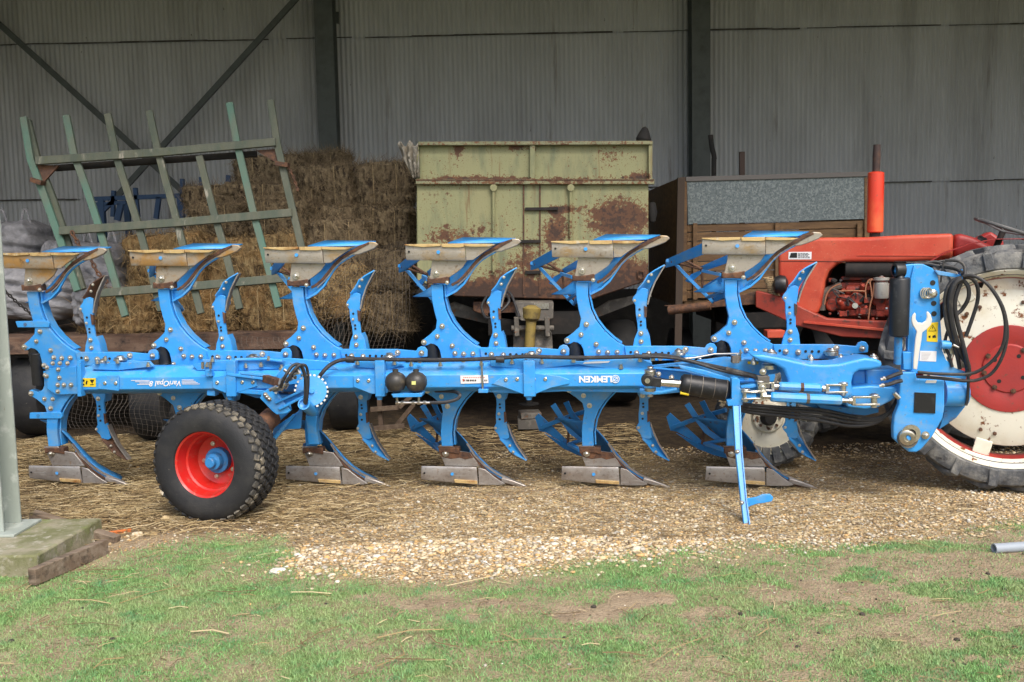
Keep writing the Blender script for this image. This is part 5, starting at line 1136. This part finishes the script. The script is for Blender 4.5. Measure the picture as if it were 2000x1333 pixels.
pA([(655,318),(760,300),(760,322),(670,340)], -.60, .06, 'link'); pA([(672,348),(770,352),(768,362),(676,360)], -.70, .05, 'link', CHROME); pA([(672,395),(770,392),(768,403),(676,406)], -.70, .05, 'link', CHROME); pA([(690,362),(756,362),(756,394),(690,394)], -.68, .04, 'link')
# big cranked casting
cast = MB(); prF(cast, [(1466,694),(1490,693),(1530,700),(1556,706),(1584,712),(1612,713),(1640,711),(1668,704),(1690,699),(1712,702),(1724,708),(1722,719),(1700,723),(1680,724),(1668,730),(1664,746),(1666,772),(1650,782),(1620,776),(1580,770),(1540,762),(1538,742),(1530,722),(1512,712),(1484,706)], -.60, .26)
up_('turnover_casting', cast, BLUE, bevel=.022, seg=4)
if False: top = MB(); top.prism([PF.p(1466,690,-.50), PF.p(1530,697,-.50), PF.p(1600,708,-.50), PF.p(1650,706,-.50), PF.p(1700,696,-.50), PF.p(1716,699,-.50), PF.p(1700,690,-.30), PF.p(1640,699,-.30), PF.p(1600,702,-.30), PF.p(1530,690,-.30), PF.p(1480,686,-.30)], (0,0,.01))

for x, y, r, v in ((1506,688,.040,-.36),(1502,712,.050,-.50),(1625,686,.045,-.2),(1704,704,.052,-.52),(1706,697,.03,-.52),(1440,697,.022,-.4),(1472,704,.018,-.5),(1584,698,.018,-.4),(1642,697,.018,-.3),(1665,697,.018,-.3)):
    c = PF.p(x, y, v); mb = MB().lathe([(-.03,r),(-.004,r),(0,r*.92),(.004,r*.7),(.012,r*.65),(.014,r*.3),(.02,r*.25),(.02,0)], c, (0,0,1), 24); up_('pivot_pin', mb, CHROME)
mb = MB(); mb.box(PF.p(1436,702,-.46), .05, .05, .05); up_('valve_block', mb, GREYM, bevel=.004); mb = MB(); mb.tube([PF.p(1446,683,-.45), PF.p(1446,706,-.45)], .007, 8); up_('lever', mb, CHROME)
pA([(700,155),(770,155),(772,172),(702,172)], -.35, .008, 'yellow_label', YEL)
# right hub and yoke
plateF([(1664,724),(1700,722),(1756,722),(1764,732),(1762,760),(1730,770),(1664,768)], -.42, .22, 'turnover_hub', BLUE, bev=.012)
plateF([(1690,724),(1694,724),(1696,762),(1692,762)], -.435, .02, 'rib', DBLUE)
plateF([(1664,757),(1700,754),(1760,758),(1758,770),(1740,784),(1716,796),(1690,800),(1655,796),(1650,780)], -.56, .22, 'yoke_plate', BLUE, bev=.010)
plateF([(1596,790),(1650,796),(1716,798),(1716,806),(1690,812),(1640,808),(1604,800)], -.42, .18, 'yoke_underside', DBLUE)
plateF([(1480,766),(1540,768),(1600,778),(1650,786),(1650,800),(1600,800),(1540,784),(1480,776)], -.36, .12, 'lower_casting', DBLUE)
# ---- headstock ----
vH = -.55
hd = MB(); prF(hd, zB([(590,250),(535,222),(535,195),(590,165),(660,150),(760,150),(840,185),(885,250),(900,400),(905,600),(920,850),(950,930),(1020,995),(1118,1030),(1115,1090),(700,1040),(600,1015),(600,865),(638,862),(652,600),(662,330),(640,285)]), vH, .06)
hs = up_('headstock_tower', hd, BLUE, bevel=.006)
bd = MB(); prF(bd, zB([(645,330),(690,160),(700,165),(690,400),(678,1010),(600,1012),(600,866),(638,862)]), vH-.015, .03); up_('tower_edge', bd, BLUE, hs, bevel=.006)
b2 = MB(); prF(b2, zB([(598,866),(676,868),(676,1012),(602,1012)]), vH-.05, .05); up_('tool_pocket', b2, BLUE, hs, bevel=.005)
lb = MB(); prF(lb, zC([(615,122),(752,118),(760,182),(1000,190),(1000,430),(985,520),(900,672),(800,792),(755,818),(690,815),(600,740),(556,700),(553,600),(565,500),(605,400),(610,250)]), vH-.06, .06); hl = up_('hitch_plate', lb, BLUE, hs, bevel=.010, seg=3)
a, b = qC(985,300,vH+.04), qC(1185,300,vH+.04); up_('cross_tube', MB().lathe([(0,0),(0,.088),((b-a).length-.01,.088),((b-a).length,.080),((b-a).length,0)], a, b-a, 32), BLUE, hs)
b3 = MB(); prF(b3, zC([(1000,420),(1100,400),(1180,420),(1100,520),(985,600),(950,620),(985,520)]), vH+.05, .05); up_('lower_lug', b3, DBLUE, hs, bevel=.004)
decal('black_pad', zC([(740,297),(925,305),(918,480),(733,472)]), vH-.062, BLK, hl, .005)
decal('white_sticker', zC([(842,192),(932,190),(925,216),(832,216)]), vH-.062, WHITE, hl)
c = qC(675,672,vH-.06); mb = MB().lathe([(-.004,.0),(-.004,.052),(.05,.050),(.055,.040),(.055,.022),(.03,.020),(.03,0)], c, nrm+Vector((-.25,0,-.15)), 26); up_('hitch_pin', mb, CHROME, hl, smooth=40)
mb = MB().lathe([(0,.045),(.03,.048),(.035,.06),(.045,.06),(.045,.03)], c+Vector((.012,0,.02)), nrm, 26); up_('pin_collar', mb, CHROME, hl, smooth=40)
up_('collar_cup', MB().lathe([(0,.065),(.028,.062),(.028,.045)], c+Vector((0,0,-.015)), nrm, 26), GREYM, hl)
up_('pin_core', MB().cyl(c+nrm*.03, c+nrm*.052, .019, 14), BLUE, hl)
bolt(hl, qC(832,668,vH-.062), 1.4)
st = decal('warning_sticker', zB([(795,632),(885,622),(880,787),(792,780)]), vH-.001, YEL, hs)
mb = MB()
for P in ([(840,645),(868,695),(808,695)],): 
    t = [PF.p(1620+.24*a, 480+.24*b_, vH-.004) for a, b_ in P]; mb.tube(t, .0022, 5, closed=True)
for P in ([(838,660),(846,660),(836,685)], [(806,735),(824,732),(822,752),(810,752)], [(838,735),(862,725),(868,750),(840,752)]): mb.prism(Q(zB(P), vH-.0045), PF.ev*.001)
up_('print', mb, BLACKS, st)
wsk = decal('white_sticker', zB([(738,857),(872,860),(868,945),(732,940)]), vH-.001, WHITE, hs)
mb = MB(); 
for k in range(6): mb.prism(Q(zB([(750,872+k*11),(750+80-k*7,873+k*11),(750+80-k*7,875+k*11),(750,874+k*11)]), vH-.0045), PF.ev*.001)
up_('print', mb, M('grey_print', (0.45,0.42,0.42), .6), wsk)
for x, y in ((840,303),(848,470),(850,555),(702,460)):
    c = qB(x,y,vH); r = .017 if x > 800 else .008; up_('hole', MB().lathe([(.0015,0),(.0015,r),(0,r)], c, nrm, 16), BLACKS if x > 800 else DBLUE, hs)
mb = MB(); c = qB(812,388,vH-.01)
for k, x in enumerate((770,788,806)): mb.tube([qB(x,388,vH-.012-.004*k)+PF.eu*.022*math.cos(a)+Vector((0,0,1))*.032*math.sin(a) for a in [j*math.pi/8 for j in range(16)]], .005, 6, closed=True)
mb.lathe([(0,.026),(.02,.026),(.026,.018),(.03,.012),(.03,0)], qB(838,390,vH-.002), nrm, 16); up_('spring_pin', mb, CHROME, hs)
a, b = qB(575,262,vH-.02), qB(562,735,vH-.02); L = (b-a).length; cy = up_('cylinder', MB().lathe([(-.02,0),(-.02,.02),(0,.03),(.0,.058),(.01,.064),(L-.01,.062),(L,.055),(L,0)], a, b-a, 28), BLK, hs)
up_('piston_rod', MB().cyl(b, qB(555,965,vH-.02), .025, 16), DBLUE, cy)
mb = MB(); mb.lathe([(-.035,.03),(-.03,.045),(.0,.048),(.03,.045),(.035,.03)], qB(565,200,vH-.01), (1,.1,0), 20); up_('knuckle', mb, BLK, cy)
up_('knuckle_pin', MB().cyl(qB(540,200,vH), qB(600,200,vH), .034, 16), BLUE, hs)
mb = MB()
for k in range(14):
    x = rnd.uniform(560,600); y = rnd.uniform(760,960); p = qB(x,y,vH+rnd.uniform(0,.1)); mb.cyl(p, p+Vector((rnd.uniform(-.02,.02),0,rnd.uniform(.02,.06))), rnd.choice((.009,.012,.015)), 6)
up_('hydraulic_coupling', mb, CHROME, hs); mb = MB()
for k in range(18):
    x = rnd.uniform(925,1100); y = rnd.uniform(860,1000); p = qB(x,y,vH+rnd.uniform(0,.06)); mb.cyl(p, p+Vector((rnd.uniform(-.02,.02),0,rnd.uniform(.02,.06))), rnd.choice((.008,.011,.014)), 6)
up_('hydraulic_coupling', mb, CHROME, hs)
ha = MB(); prF(ha, zB([(858,200),(1086,240),(1090,268),(885,240)]), vH-.02, .02); prF(ha, zB([(1068,215),(1078,190),(1088,200),(1092,300),(1080,310),(1066,290)]), vH-.03, .05); up_('hose_holder', ha, BLUE, hs, bevel=.003)
mb = MB(); a, b = qB(905,805,vH-.03), qB(985,808,vH-.03); mb.cyl(a, b, .027, 18); up_('side_pin', mb, BLUE, hs, bevel=.003); mb = MB(); mb.cyl(b, qB(1010,806,vH-.03), .014, 10); mb.cyl(qB(1005,808,vH-.05), qB(1050,828,vH-.05), .009, 8); up_('pin_handle', mb, CHROME, hs)
hose_ = lambda pts, r=.0115: up_('hose', MB().tube(spl([qB(*p) for p in pts], 7), r, 9), RUB, hs)
v1 = vH-.06
for pts, r in (([(690,155,v1+.1),(800,150,v1+.1),(900,170,v1+.08),(1010,190,v1+.06),(1075,215,v1)], .010), ([(760,150,v1+.12),(860,132,v1+.12),(960,165,v1+.1),(1060,205,v1+.05),(1090,245,v1+.02)], .010), ([(940,120,v1+.08),(1050,128,v1+.05),(1098,170,v1+.03),(1100,240,v1)], .009),
    ([(930,125,v1+.05),(918,200,v1+.05),(905,300,v1+.05)], .006), ([(900,160,v1+.06),(1000,175,v1+.04),(1060,200,v1+.02)], .010),
    ([(1072,262,v1),(1000,290,v1),(950,380,v1),(940,520,v1),(960,660,v1),(1000,780,v1+.02),(1040,900,v1+.04),(1060,1000,v1+.06)], .013),
    ([(1075,270,v1-.02),(1020,310,v1-.02),(985,420,v1-.02),(985,560,v1-.01),(1010,700,v1),(1060,860,v1+.03),(1120,960,v1+.04),(1130,1060,v1+.04)], .019),
    ([(1080,280,v1),(1040,380,v1),(1020,480,v1),(1040,620,v1),(1070,740,v1),(1110,900,v1),(1130,1000,v1+.02)], .014),
    ([(1088,280,v1),(1130,340,v1-.02),(1130,430,v1-.02),(1080,520,v1),(1030,560,v1)], .013), ([(1090,262,v1),(1160,270,v1),(1205,340,v1),(1205,450,v1),(1160,600,v1),(1110,740,v1)], .012),
    ([(1090,256,v1-.02),(1200,258,v1-.05),(1310,340,v1-.08),(1400,480,v1-.1),(1440,620,v1-.1),(1445,760,v1-.1),(1400,920,v1-.1),(1320,1040,v1-.08),(1200,1095,v1-.06),(1080,1100,v1-.04),(900,1080,v1-.03),(715,1068,v1-.03)], .0105),
    ([(1086,250,v1-.03),(1180,250,v1-.06),(1290,320,v1-.1),(1390,470,v1-.12),(1430,620,v1-.12),(1420,780,v1-.12),(1360,900,v1-.1),(1250,1000,v1-.08),(1130,1045,v1-.06),(900,1045,v1-.05),(720,1030,v1-.05)], .0105),
    ([(1128,1060,v1),(1130,1120,v1),(1125,1240,v1),(1110,1300,v1)], .010), ([(960,700,v1+.04),(940,800,v1+.05),(975,900,v1+.06),(1000,990,v1+.05)], .010)): hose_(pts, r)
for pts in ([(590,1035,vH-.08),(540,1050,vH-.09),(490,1070,vH-.1),(460,1082,vH-.1)], [(590,1100,vH-.08),(540,1110,vH-.09),(490,1128,vH-.1),(450,1136,vH-.1)]):
    hose_(pts, .013); p = qB(*pts[-1]); q_ = qB(pts[-1][0]-45, pts[-1][1]+8, pts[-1][2]); up_('hose_end', MB().cyl(p, q_, .010, 10), CHROME, hs); up_('hose_end', MB().cyl(p.lerp(q_,.2), p.lerp(q_,.5), .016, 6), CHROME, hs)
for x, y, v in ((460,1085,vH-.1),(440,1140,vH-.1)): pass
mb = MB(); mb.cyl(qC(560,300,vH-.05), qC(605,345,vH-.05), .016, 12); up_('pin', mb, CHROME, hs)
# hose bundle slung below
for k, dy in enumerate((0, 10, 22, 34)):
    hose([(1400+3*k, 782+dy*.2, -.40-.02*k), (1460, 790+dy*.45, -.42), (1530, 796+dy*.5, -.42), (1600, 800+dy*.65, -.44), (1660, 812+dy*.6, -.44), (1705, 818+dy*.3, -.46), (1735, 805+dy*.1, -.48), (1752, 780+dy*.1, -.46)], .010+.002*(k % 2), RUB)

# ---- the spanner hung in the headstock pocket ----
sp_ = MB(); zz = zB
J = [(712,700),(680,650),(668,610),(675,570),(695,545),(705,560),(703,600),(722,628),(755,632),(785,612),(795,580),(790,545),(800,535),(825,562),(838,605),(828,645),(795,680),(757,708),(752,760),(735,860),(722,960),(715,1010),(682,1005),(684,940),(692,850),(700,760)]
sp_.prism([PF.p(a, b_, vH-.075) for a, b_ in zB(J)], PF.ev*.012)
spn = tag(build('spanner', sp_, M('chrome_tool', (0.85,0.85,0.83), .3, .35), org=PF.p(1790,660,vH-.075), bevel=.004, seg=2), 'big open-ended chrome spanner standing in the pocket of the blue headstock', 'spanner')

# ================= THE RED TRACTOR =================
psi = R(22)
TF = Fr((2.11, 7.75, 0), (math.cos(psi), -math.sin(psi), 0), (math.sin(psi), math.cos(psi), 0), (0,0,1))
tro = TF.w((.6, .2, 0))
tg_ = thing('tractor', 'old faded red tractor with upright exhaust parked behind the plough headstock', 'tractor', tro)
zD = ZM(1480, 440, .225); D = lambda L, v=0: [TF.p(a, b, v) for a, b in zD(L)]
tb = lambda n, mb, mt, par=tg_, **k: build(n, mb, mt, par, **k)
bn = tb('bonnet', MB().prism(D([(172,135),(200,118),(560,108),(950,106),(1250,88),(1700,72),(1692,300),(1185,322),(1120,320),(760,322),(690,338),(620,400),(585,480),(570,580),(548,700),(512,782),(350,742),(178,600)]), TF.ev*.50), ORED, bevel=.06, seg=6, smooth=50)
st = tb('sticker', MB().prism(D([(268,234),(468,232),(466,298),(266,298)], -.002), TF.ev*.001), WHITE, bn)
mb = MB(); mb.prism(D([(288,242),(342,240),(342,284),(274,284)], -.004), TF.ev*.001)
q = random.Random(5)
for y in (244, 253, 262, 272, 281): 
    x = 350
    while x < 450: w_ = q.uniform(6,22); mb.prism(D([(x,y),(x+w_,y),(x+w_,y+4),(x,y+4)], -.004), TF.ev*.001) if x+w_ < 455 else None; x += w_+5
tb('print', mb, BLACKS, st)
tb('crease', MB().bar(*D([(860,262),(1640,266)], -.003), .006, .006), ORED, bn); tb('seam', MB().bar(*D([(178,312),(760,318)], -.001), .004, .004), DARK, bn); tb('seam', MB().bar(*D([(1185,318),(1690,316)], -.001), .005, .004), DARK, bn)
tb('cowl', MB().prism(D([(1702,74),(1760,76),(1830,92),(1890,112),(2050,190),(2080,300),(1695,300)], .03), TF.ev*.44), DRED, bevel=.06, seg=5, smooth=50)
tb('chassis_rail', MB().prism(D([(-20,570),(120,600),(260,650),(400,725),(600,812),(900,828),(1300,842),(1300,992),(1150,992),(730,972),(560,930),(330,872),(180,800),(-20,712)], -.05), TF.ev*.10), DRED2, bevel=.008)
tb('rail_ridge', MB().bar(*D([(400,842),(1150,915)], -.065), .02, .03), ORED, bevel=.003)
tb('front_bar', MB().prism(D([(-820,700),(-650,690),(-420,680),(-20,575),(-20,690),(-160,700),(-420,720),(-640,735)], .0), TF.ev*.06), RUSTM, bevel=.006)
tb('front_pipe', MB().lathe([(0,.022),(0,.036),(.35,.036),(.35,0)], TF.p(1306,607,.0), TF.p(1400,596,.0)-TF.p(1306,607,.0), 18), RUSTM)
# engine bay
tb('bay_panel', MB().prism(D([(540,330),(1700,330),(1700,900),(520,900)], .44), TF.ev*.02), DARK)
tb('engine_block', MB().prism(D([(740,470),(1180,470),(1180,820),(700,820),(700,640),(740,620)], .16), TF.ev*.25), ENG, bevel=.015)
tb('air_pipe', MB().cyl(*D([(760,382),(1290,386)], .06), .062, 18), DARK, bevel=.01)
eg = MB()
for c_, r, L in (((830,560),.05,.12),((900,560),.05,.12),((760,640),.045,.1),((860,640),.055,.12),((660,620),.06,.07),((650,690),.055,.08),((760,690),.05,.14),((900,700),.035,.12),((1050,640),.06,.08)):
    p = D([c_], .12)[0]; ax_ = TF.eu if r < .052 else -TF.ev; eg.lathe([(-L/2,0),(-L/2,r*.8),(-L/2+.01,r),(L/2-.01,r),(L/2,r*.8),(L/2,0)], p, ax_, 18)
for c_, sx, sz in (((840,530),.20,.06),((840,650),.22,.07),((1000,760),.4,.05),((930,460),.35,.03)): eg.box(D([c_], .13)[0], sx, .08, sz, (TF.eu, TF.ev, Vector((0,0,1))))
tb('injection_pump', eg, ENG, bevel=.006)
for nm, mt_, n_ in (('engine_fitting', ENG, 34), ('engine_bolt', CHROME, 16), ('engine_bracket', DARK, 18)):
    for k in range(n_):
        eg = MB()
        p = D([(rnd.uniform(620,1160), rnd.uniform(470,810))], rnd.uniform(.05,.14))[0]; d = Vector((rnd.uniform(-1,1), rnd.uniform(-1,.2), rnd.uniform(-1,1))).normalized(); r = rnd.uniform(.006,.022)*(.6 if mt_ is CHROME else 1)
        if rnd.random() < .6: eg.lathe([(0,0),(0,r),(r*.6,r*1.25),(r*2.2,r*.8),(r*2.2,0)], p, d, 10)
        else: eg.box(p, r*3, r*2, r*2.2, (TF.eu, TF.ev, Vector((0,0,1))))
        tb(nm, eg, mt_)
for k in range(6):
    x0, y0 = rnd.uniform(640,1100), rnd.uniform(480,780); tb('engine_pipe', MB().tube(spl(D([(x0,y0),(x0+rnd.uniform(-60,60),y0-rnd.uniform(20,80)),(x0+rnd.uniform(20,120),y0-rnd.uniform(-30,60))], rnd.uniform(.02,.07))), .005, 6), RUB)
fl = MB(); p = D([(1075,540)], .04)[0]; fl.lathe([(-.085,0),(-.085,.05),(-.07,.056),(.03,.056),(.035,.045),(.05,.045),(.055,.06),(.075,.06),(.08,.02),(.10,.02),(.10,0)], p, (0,0,1), 24); tb('fuel_filter', fl, M('grimy_glass_bowl', (0.42,0.42,0.38), .35, .3, layers=[((0.2,0.18,0.15), 14, .5, .7)]))
fl = MB(); fl.lathe([(-.02,0),(-.02,.05),(.0,.052),(.015,.03),(.02,0)], p+Vector((0,0,.065)), (0,0,1), 18); tb('filter_cap', fl, ENG)
pp = MB()
for L in ([(940,640),(935,560),(950,500),(980,470),(1010,480)], [(990,620),(985,560),(975,500),(990,470)], [(960,820),(975,700),(1000,600),(1010,500)], [(580,690),(600,600),(650,540),(720,510)], [(700,575),(800,570),(940,575)]):
    pp.tube(spl(D(L, .03)), .006, 6)
tb('pipes', pp, M('copper_pipe', (0.40,0.18,0.10), .5, .3))
tb('hose', MB().tube(spl(D([(555,740),(560,640),(600,570),(730,520)], .10)), .028, 10), GREYM)
mb = MB().cyl(D([(845,700)],.04)[0], D([(845,700)],.0)[0], .022, 12); tb('drain_cap', mb, CHROME)
# exhaust
e0 = TF.p(1707, 466, .25); e1 = TF.p(1709, 455, .25); e2 = TF.p(1711, 336, .25); e3 = TF.p(1713, 283, .25)
ex = tb('exhaust', MB().lathe([(0,0),(0,.048),(.008,.062),((e2-e1).length-.008,.062),((e2-e1).length,.045),((e2-e1).length,0)], e1, e2-e1, 28), M('orange_red_enamel', (0.62,0.04,0.015), .3, layers=[((0.66,0.11,0.035), 3, .50, .62, (1,1,.6)), ((0.18,0.08,0.05), 26, .63, .70)], coat=.4))
tb('exhaust_pipe', MB().lathe([(0,.028),(.12,.030),((e3-e2).length,.027),((e3-e2).length,.020),((e3-e2).length-.06,.02)], e2, e3-e2, 20), M('sooty_pipe', (0.04,0.025,0.022), .8, layers=[((0.10,0.05,0.03), 12, .5, .7)]), ex); tb('exhaust_base', MB().cyl(e0-Vector((0,0,.05)), e1+Vector((0,0,.01)), .04, 18), DARK, ex)
# front lamp and coil
p = TF.p(1524, 556, -.06); tb('headlight', MB().lathe([(-.05,0),(-.06,.03),(-.04,.066),(0,.075),(.04,.062),(.06,0)], p, (-1,.25,0), 24), BLK)
cl = []; a = TF.p(1500,542,.0); b = TF.p(1514,585,.0); 
tb('spring', MB().tube([a.lerp(b, t/100)+TF.eu*.035*math.cos(t*.75)+TF.ev*.035*math.sin(t*.75) for t in range(101)], .007, 6), M('tan_coil', (0.33,0.24,0.13), .8))
# seat, dashboard, steering wheel
sw = at(1962, 445, 6.95); up3 = Vector((.33,-.16,1)).normalized(); sx_ = up3.orthogonal().normalized(); sy_ = up3.cross(sx_)
mb = MB(); mb.tube([sw+(sx_*math.cos(a_)+sy_*math.sin(a_))*.20 for a_ in [k*math.pi/24 for k in range(48)]], .013, 10, closed=True)
for k in range(3): a_ = k*2.094+.4; mb.tube([sw-up3*.03, sw+(sx_*math.cos(a_)+sy_*math.sin(a_))*.22], .007, 8)
tb('steering_wheel', mb, M('grey_rim', (0.10,0.10,0.10), .5)); tb('steering_column', MB().cyl(sw-up3*.03, sw-up3*.45, .022, 12), DARK)
tb('dashboard', MB().prism([TF.p(a_, b_, .08) for a_, b_ in ((1898,470),(1935,452),(1960,470),(1965,520),(1900,520))], TF.ev*.34), DRED, bevel=.02)
mb = MB()
for x, y in ((1915,466),(1922,470)): mb.lathe([(0,.022),(.008,.022),(.008,.016),(.004,0)], TF.p(x,y,.07), -TF.ev, 16)
tb('gauge', mb, BLK)
fd = []; rcx = TF.w((1.62, -.52, .83))
rows = []
for i in range(10):
    a_ = R(150-i*11); rr_ = .90
    rows.append([rcx + TF.eu*(-math.cos(math.pi-a_) * -rr_ if False else rr_*math.cos(a_)) + Vector((0,0,rr_*math.sin(a_))) + TF.ev*(v-.0) for v in (.22, .50)])
tb('mudguard', MB().sheet(rows), DRED, solid=.006)
# rear wheel (near) and its lugs
def tractor_wheel(cen, ax, Ro, wd, rim, name='rear_wheel', tyre=TYREG, nl=20, lug=.035, rimmat=WHT):
    ax = Vector(ax).normalized(); h = wd/2
    t = tb(name, MB().lathe([(-h*.75,rim),(-h*.98,rim+.05),(-h,rim+(Ro-rim)*.55),(-h*.93,Ro-lug-.02),(-h*.75,Ro-lug),(h*.75,Ro-lug),(h*.93,Ro-lug-.02),(h,rim+(Ro-rim)*.55),(h*.98,rim+.05),(h*.75,rim)], cen, ax, 72), tyre)
    x_ = Vector((0,0,1)); x_ = (x_-ax*x_.dot(ax)).normalized(); y_ = ax.cross(x_); mb = MB()
    for k in range(nl):
        for s_ in (1, -1):
            a0 = 2*math.pi*(k+(.5 if s_ < 0 else 0))/nl; pts = []
            for j in range(5):
                tt = j/4; a1 = a0+tt*.20; w_ = s_*h*(.04+.96*tt); r0 = Ro-lug-.015*(tt > .9); r1 = Ro-(.03 if j == 4 else 0)*1.0
                hw = .036
                d = lambda aa: x_*math.cos(aa)+y_*math.sin(aa)
                pts.append([cen+ax*w_+d(a1-hw/Ro)*r0, cen+ax*w_+d(a1-hw*.7/Ro)*r1, cen+ax*w_+d(a1+hw*.7/Ro)*r1, cen+ax*w_+d(a1+hw/Ro)*r0])
            V_ = [p for r_ in pts for p in r_]; Fc = [(0,1,2,3), (16,17,18,19)[::-1]] + [(i*4+m_, i*4+m_+1, (i+1)*4+m_+1, (i+1)*4+m_) for i in range(4) for m_ in range(3)]
            mb.add(V_, Fc)
            # the lug runs down over the shoulder
            e = cen+ax*(s_*h*1.005); dv = x_*math.cos(a0+.20)+y_*math.sin(a0+.20); mb.box(e+dv*(Ro-.10), .062, .03, .12, (ax.cross(dv), ax, dv))
    tb('lugs', mb, tyre, t, bevel=.006, seg=1)
    return t, x_, y_
nR = -TF.ev
rc = TF.w((1.62, -.52, .845)); wt_, x_, y_ = tractor_wheel(rc, nR, .845, .36, .64)
tb('rim', MB().lathe([(.135,.655),(.165,.680),(.17,.675),(.155,.655),(.13,.640),(.10,.634),(.085,.625)], rc, nR, 72), WHT, wt_); tb('rim_barrel', MB().lathe([(.085,.625),(.03,.615),(-.05,.615),(-.12,.64)], rc, nR, 72), DRED, wt_)
tb('wheel_disc', MB().lathe([(.045,.535),(.050,.540),(.055,.532),(.075,.42),(.085,.31),(.085,.29),(.07,.28),(.07,0)], rc, nR, 64), WHT, wt_)
tb('wheel_centre', MB().lathe([(.087,.30),(.093,.298),(.095,.29),(.08,.20),(.075,.17),(.085,.16),(.085,.0)], rc, nR, 48), M('faded_crimson_paint', (0.36,0.03,0.025), .5, layers=[((0.28,0.03,0.03), 4, .4, .7), ((0.13,0.06,0.04), 24, .6, .72)], bump=.1), wt_)
for k in range(8):
    a_ = k*math.pi/4+.2; p = rc+(x_*math.cos(a_)+y_*math.sin(a_))*.155+nR*.083; tb('wheel_nut', MB().lathe([(0,.018),(.012,.018),(.012,.009),(.02,.009),(.02,0)], p, nR, 6), RUSTM, wt_)
    if k % 2: p = rc+(x_*math.cos(a_)+y_*math.sin(a_))*.105+nR*.0865; tb('hole', MB().lathe([(0,0),(0,.014)], p, nR, 14), BLACKS, wt_)
for k in range(8):
    a_ = k*math.pi/4+.52; d = x_*math.cos(a_)+y_*math.sin(a_); tg2 = nR.cross(d); mb = MB(); mb.box(rc+d*.585+nR*.06, .11, .02, .13, (tg2, nR, d)); tb('rim_lug', mb, WHT, wt_, bevel=.006)
    for s_ in (-.05, .05): p = rc+(x_*math.cos(a_+s_*2)+y_*math.sin(a_+s_*2))*.46+nR*.072; tb('disc_bolt', MB().lathe([(0,.014),(.01,.014),(.012,.008),(.012,0)], p, nR, 6), RUSTM, wt_)
rc2 = TF.w((1.62, 1.05, .845)); wt2, _, _ = tractor_wheel(rc2, nR, .845, .36, .64); tb('wheel_disc', MB().lathe([(.05,.62),(.06,.0)], rc2, nR, 40), WHT, wt2)
tb('rear_axle', MB().cyl(rc-nR*.02, rc2+nR*.02, .12, 20), DARK)
mb = MB(); mb.box(TF.w((1.45,.27,.85)), 1.1, .34, .42, (TF.eu, TF.ev, Vector((0,0,1)))); tb('gearbox', mb, DRED, bevel=.03)
# front wheels and axle
nF = (Vector((-.05,-1,0))).normalized()
fc = G(1503, 912); fc = Vector((fc.x, fc.y+.09, .385)); fw_, xf, yf = tractor_wheel(fc, nF, .395, .18, .275, 'front_wheel', TYREG, 22, .012)
tb('rim', MB().lathe([(.07,.275),(.088,.290),(.09,.284),(.07,.262),(.03,.252),(.02,.25)], fc, nF, 48), WHT, fw_)
tb('wheel_disc', MB().lathe([(.02,.256),(.035,.22),(.035,.13),(.06,.115),(.065,.09),(.065,0)], fc, nF, 40), WHT, fw_)
tb('hub', MB().lathe([(.06,.068),(.09,.06),(.12,.045),(.14,.04),(.14,0)], fc, nF, 20), DARK, fw_)
for k in range(8):
    a_ = k*math.pi/4; p = fc+(xf*math.cos(a_)+yf*math.sin(a_))*.088+nF*.066; tb('wheel_nut', MB().lathe([(0,.012),(.012,.012),(.012,0)], p, nF, 6), RUSTM, fw_)
f2c = Vector((fc.x+.80, fc.y+1.30, .365)); fw2, _, _ = tractor_wheel(f2c, nF, .365, .18, .255, 'front_wheel', TYREG, 22, .012); tb('wheel_disc', MB().lathe([(.03,.25),(.03,0)], f2c, nF, 30), WHT, fw2)
mb = MB(); mb.bar(fc+Vector((.05,.12,.05)), f2c+Vector((-.05,-.12,.05)), .10, .10); mb.bar(TF.w((.35,.1,.75)), (fc+f2c)/2+Vector((0,0,.05)), .16, .2); tb('front_axle', mb, DRED, bevel=.01)
mb = MB(); k0 = TF.p(1517, 690, -.12); mb.cyl(k0, Vector((k0.x, k0.y, .38)), .045, 14); mb.box(TF.p(1512,652,-.12), .14, .12, .06); tb('kingpin', mb, ORED, bevel=.006)
mb = MB(); mb.cyl(TF.p(1520,690,-.1), TF.p(1740,715,-.1), .018, 10); tb('track_rod', mb, DARK)
tb('sump', MB().prism(D([(560,900),(1300,960),(1300,1100),(700,1080)], .1), TF.ev*.3), DARK, bevel=.01)
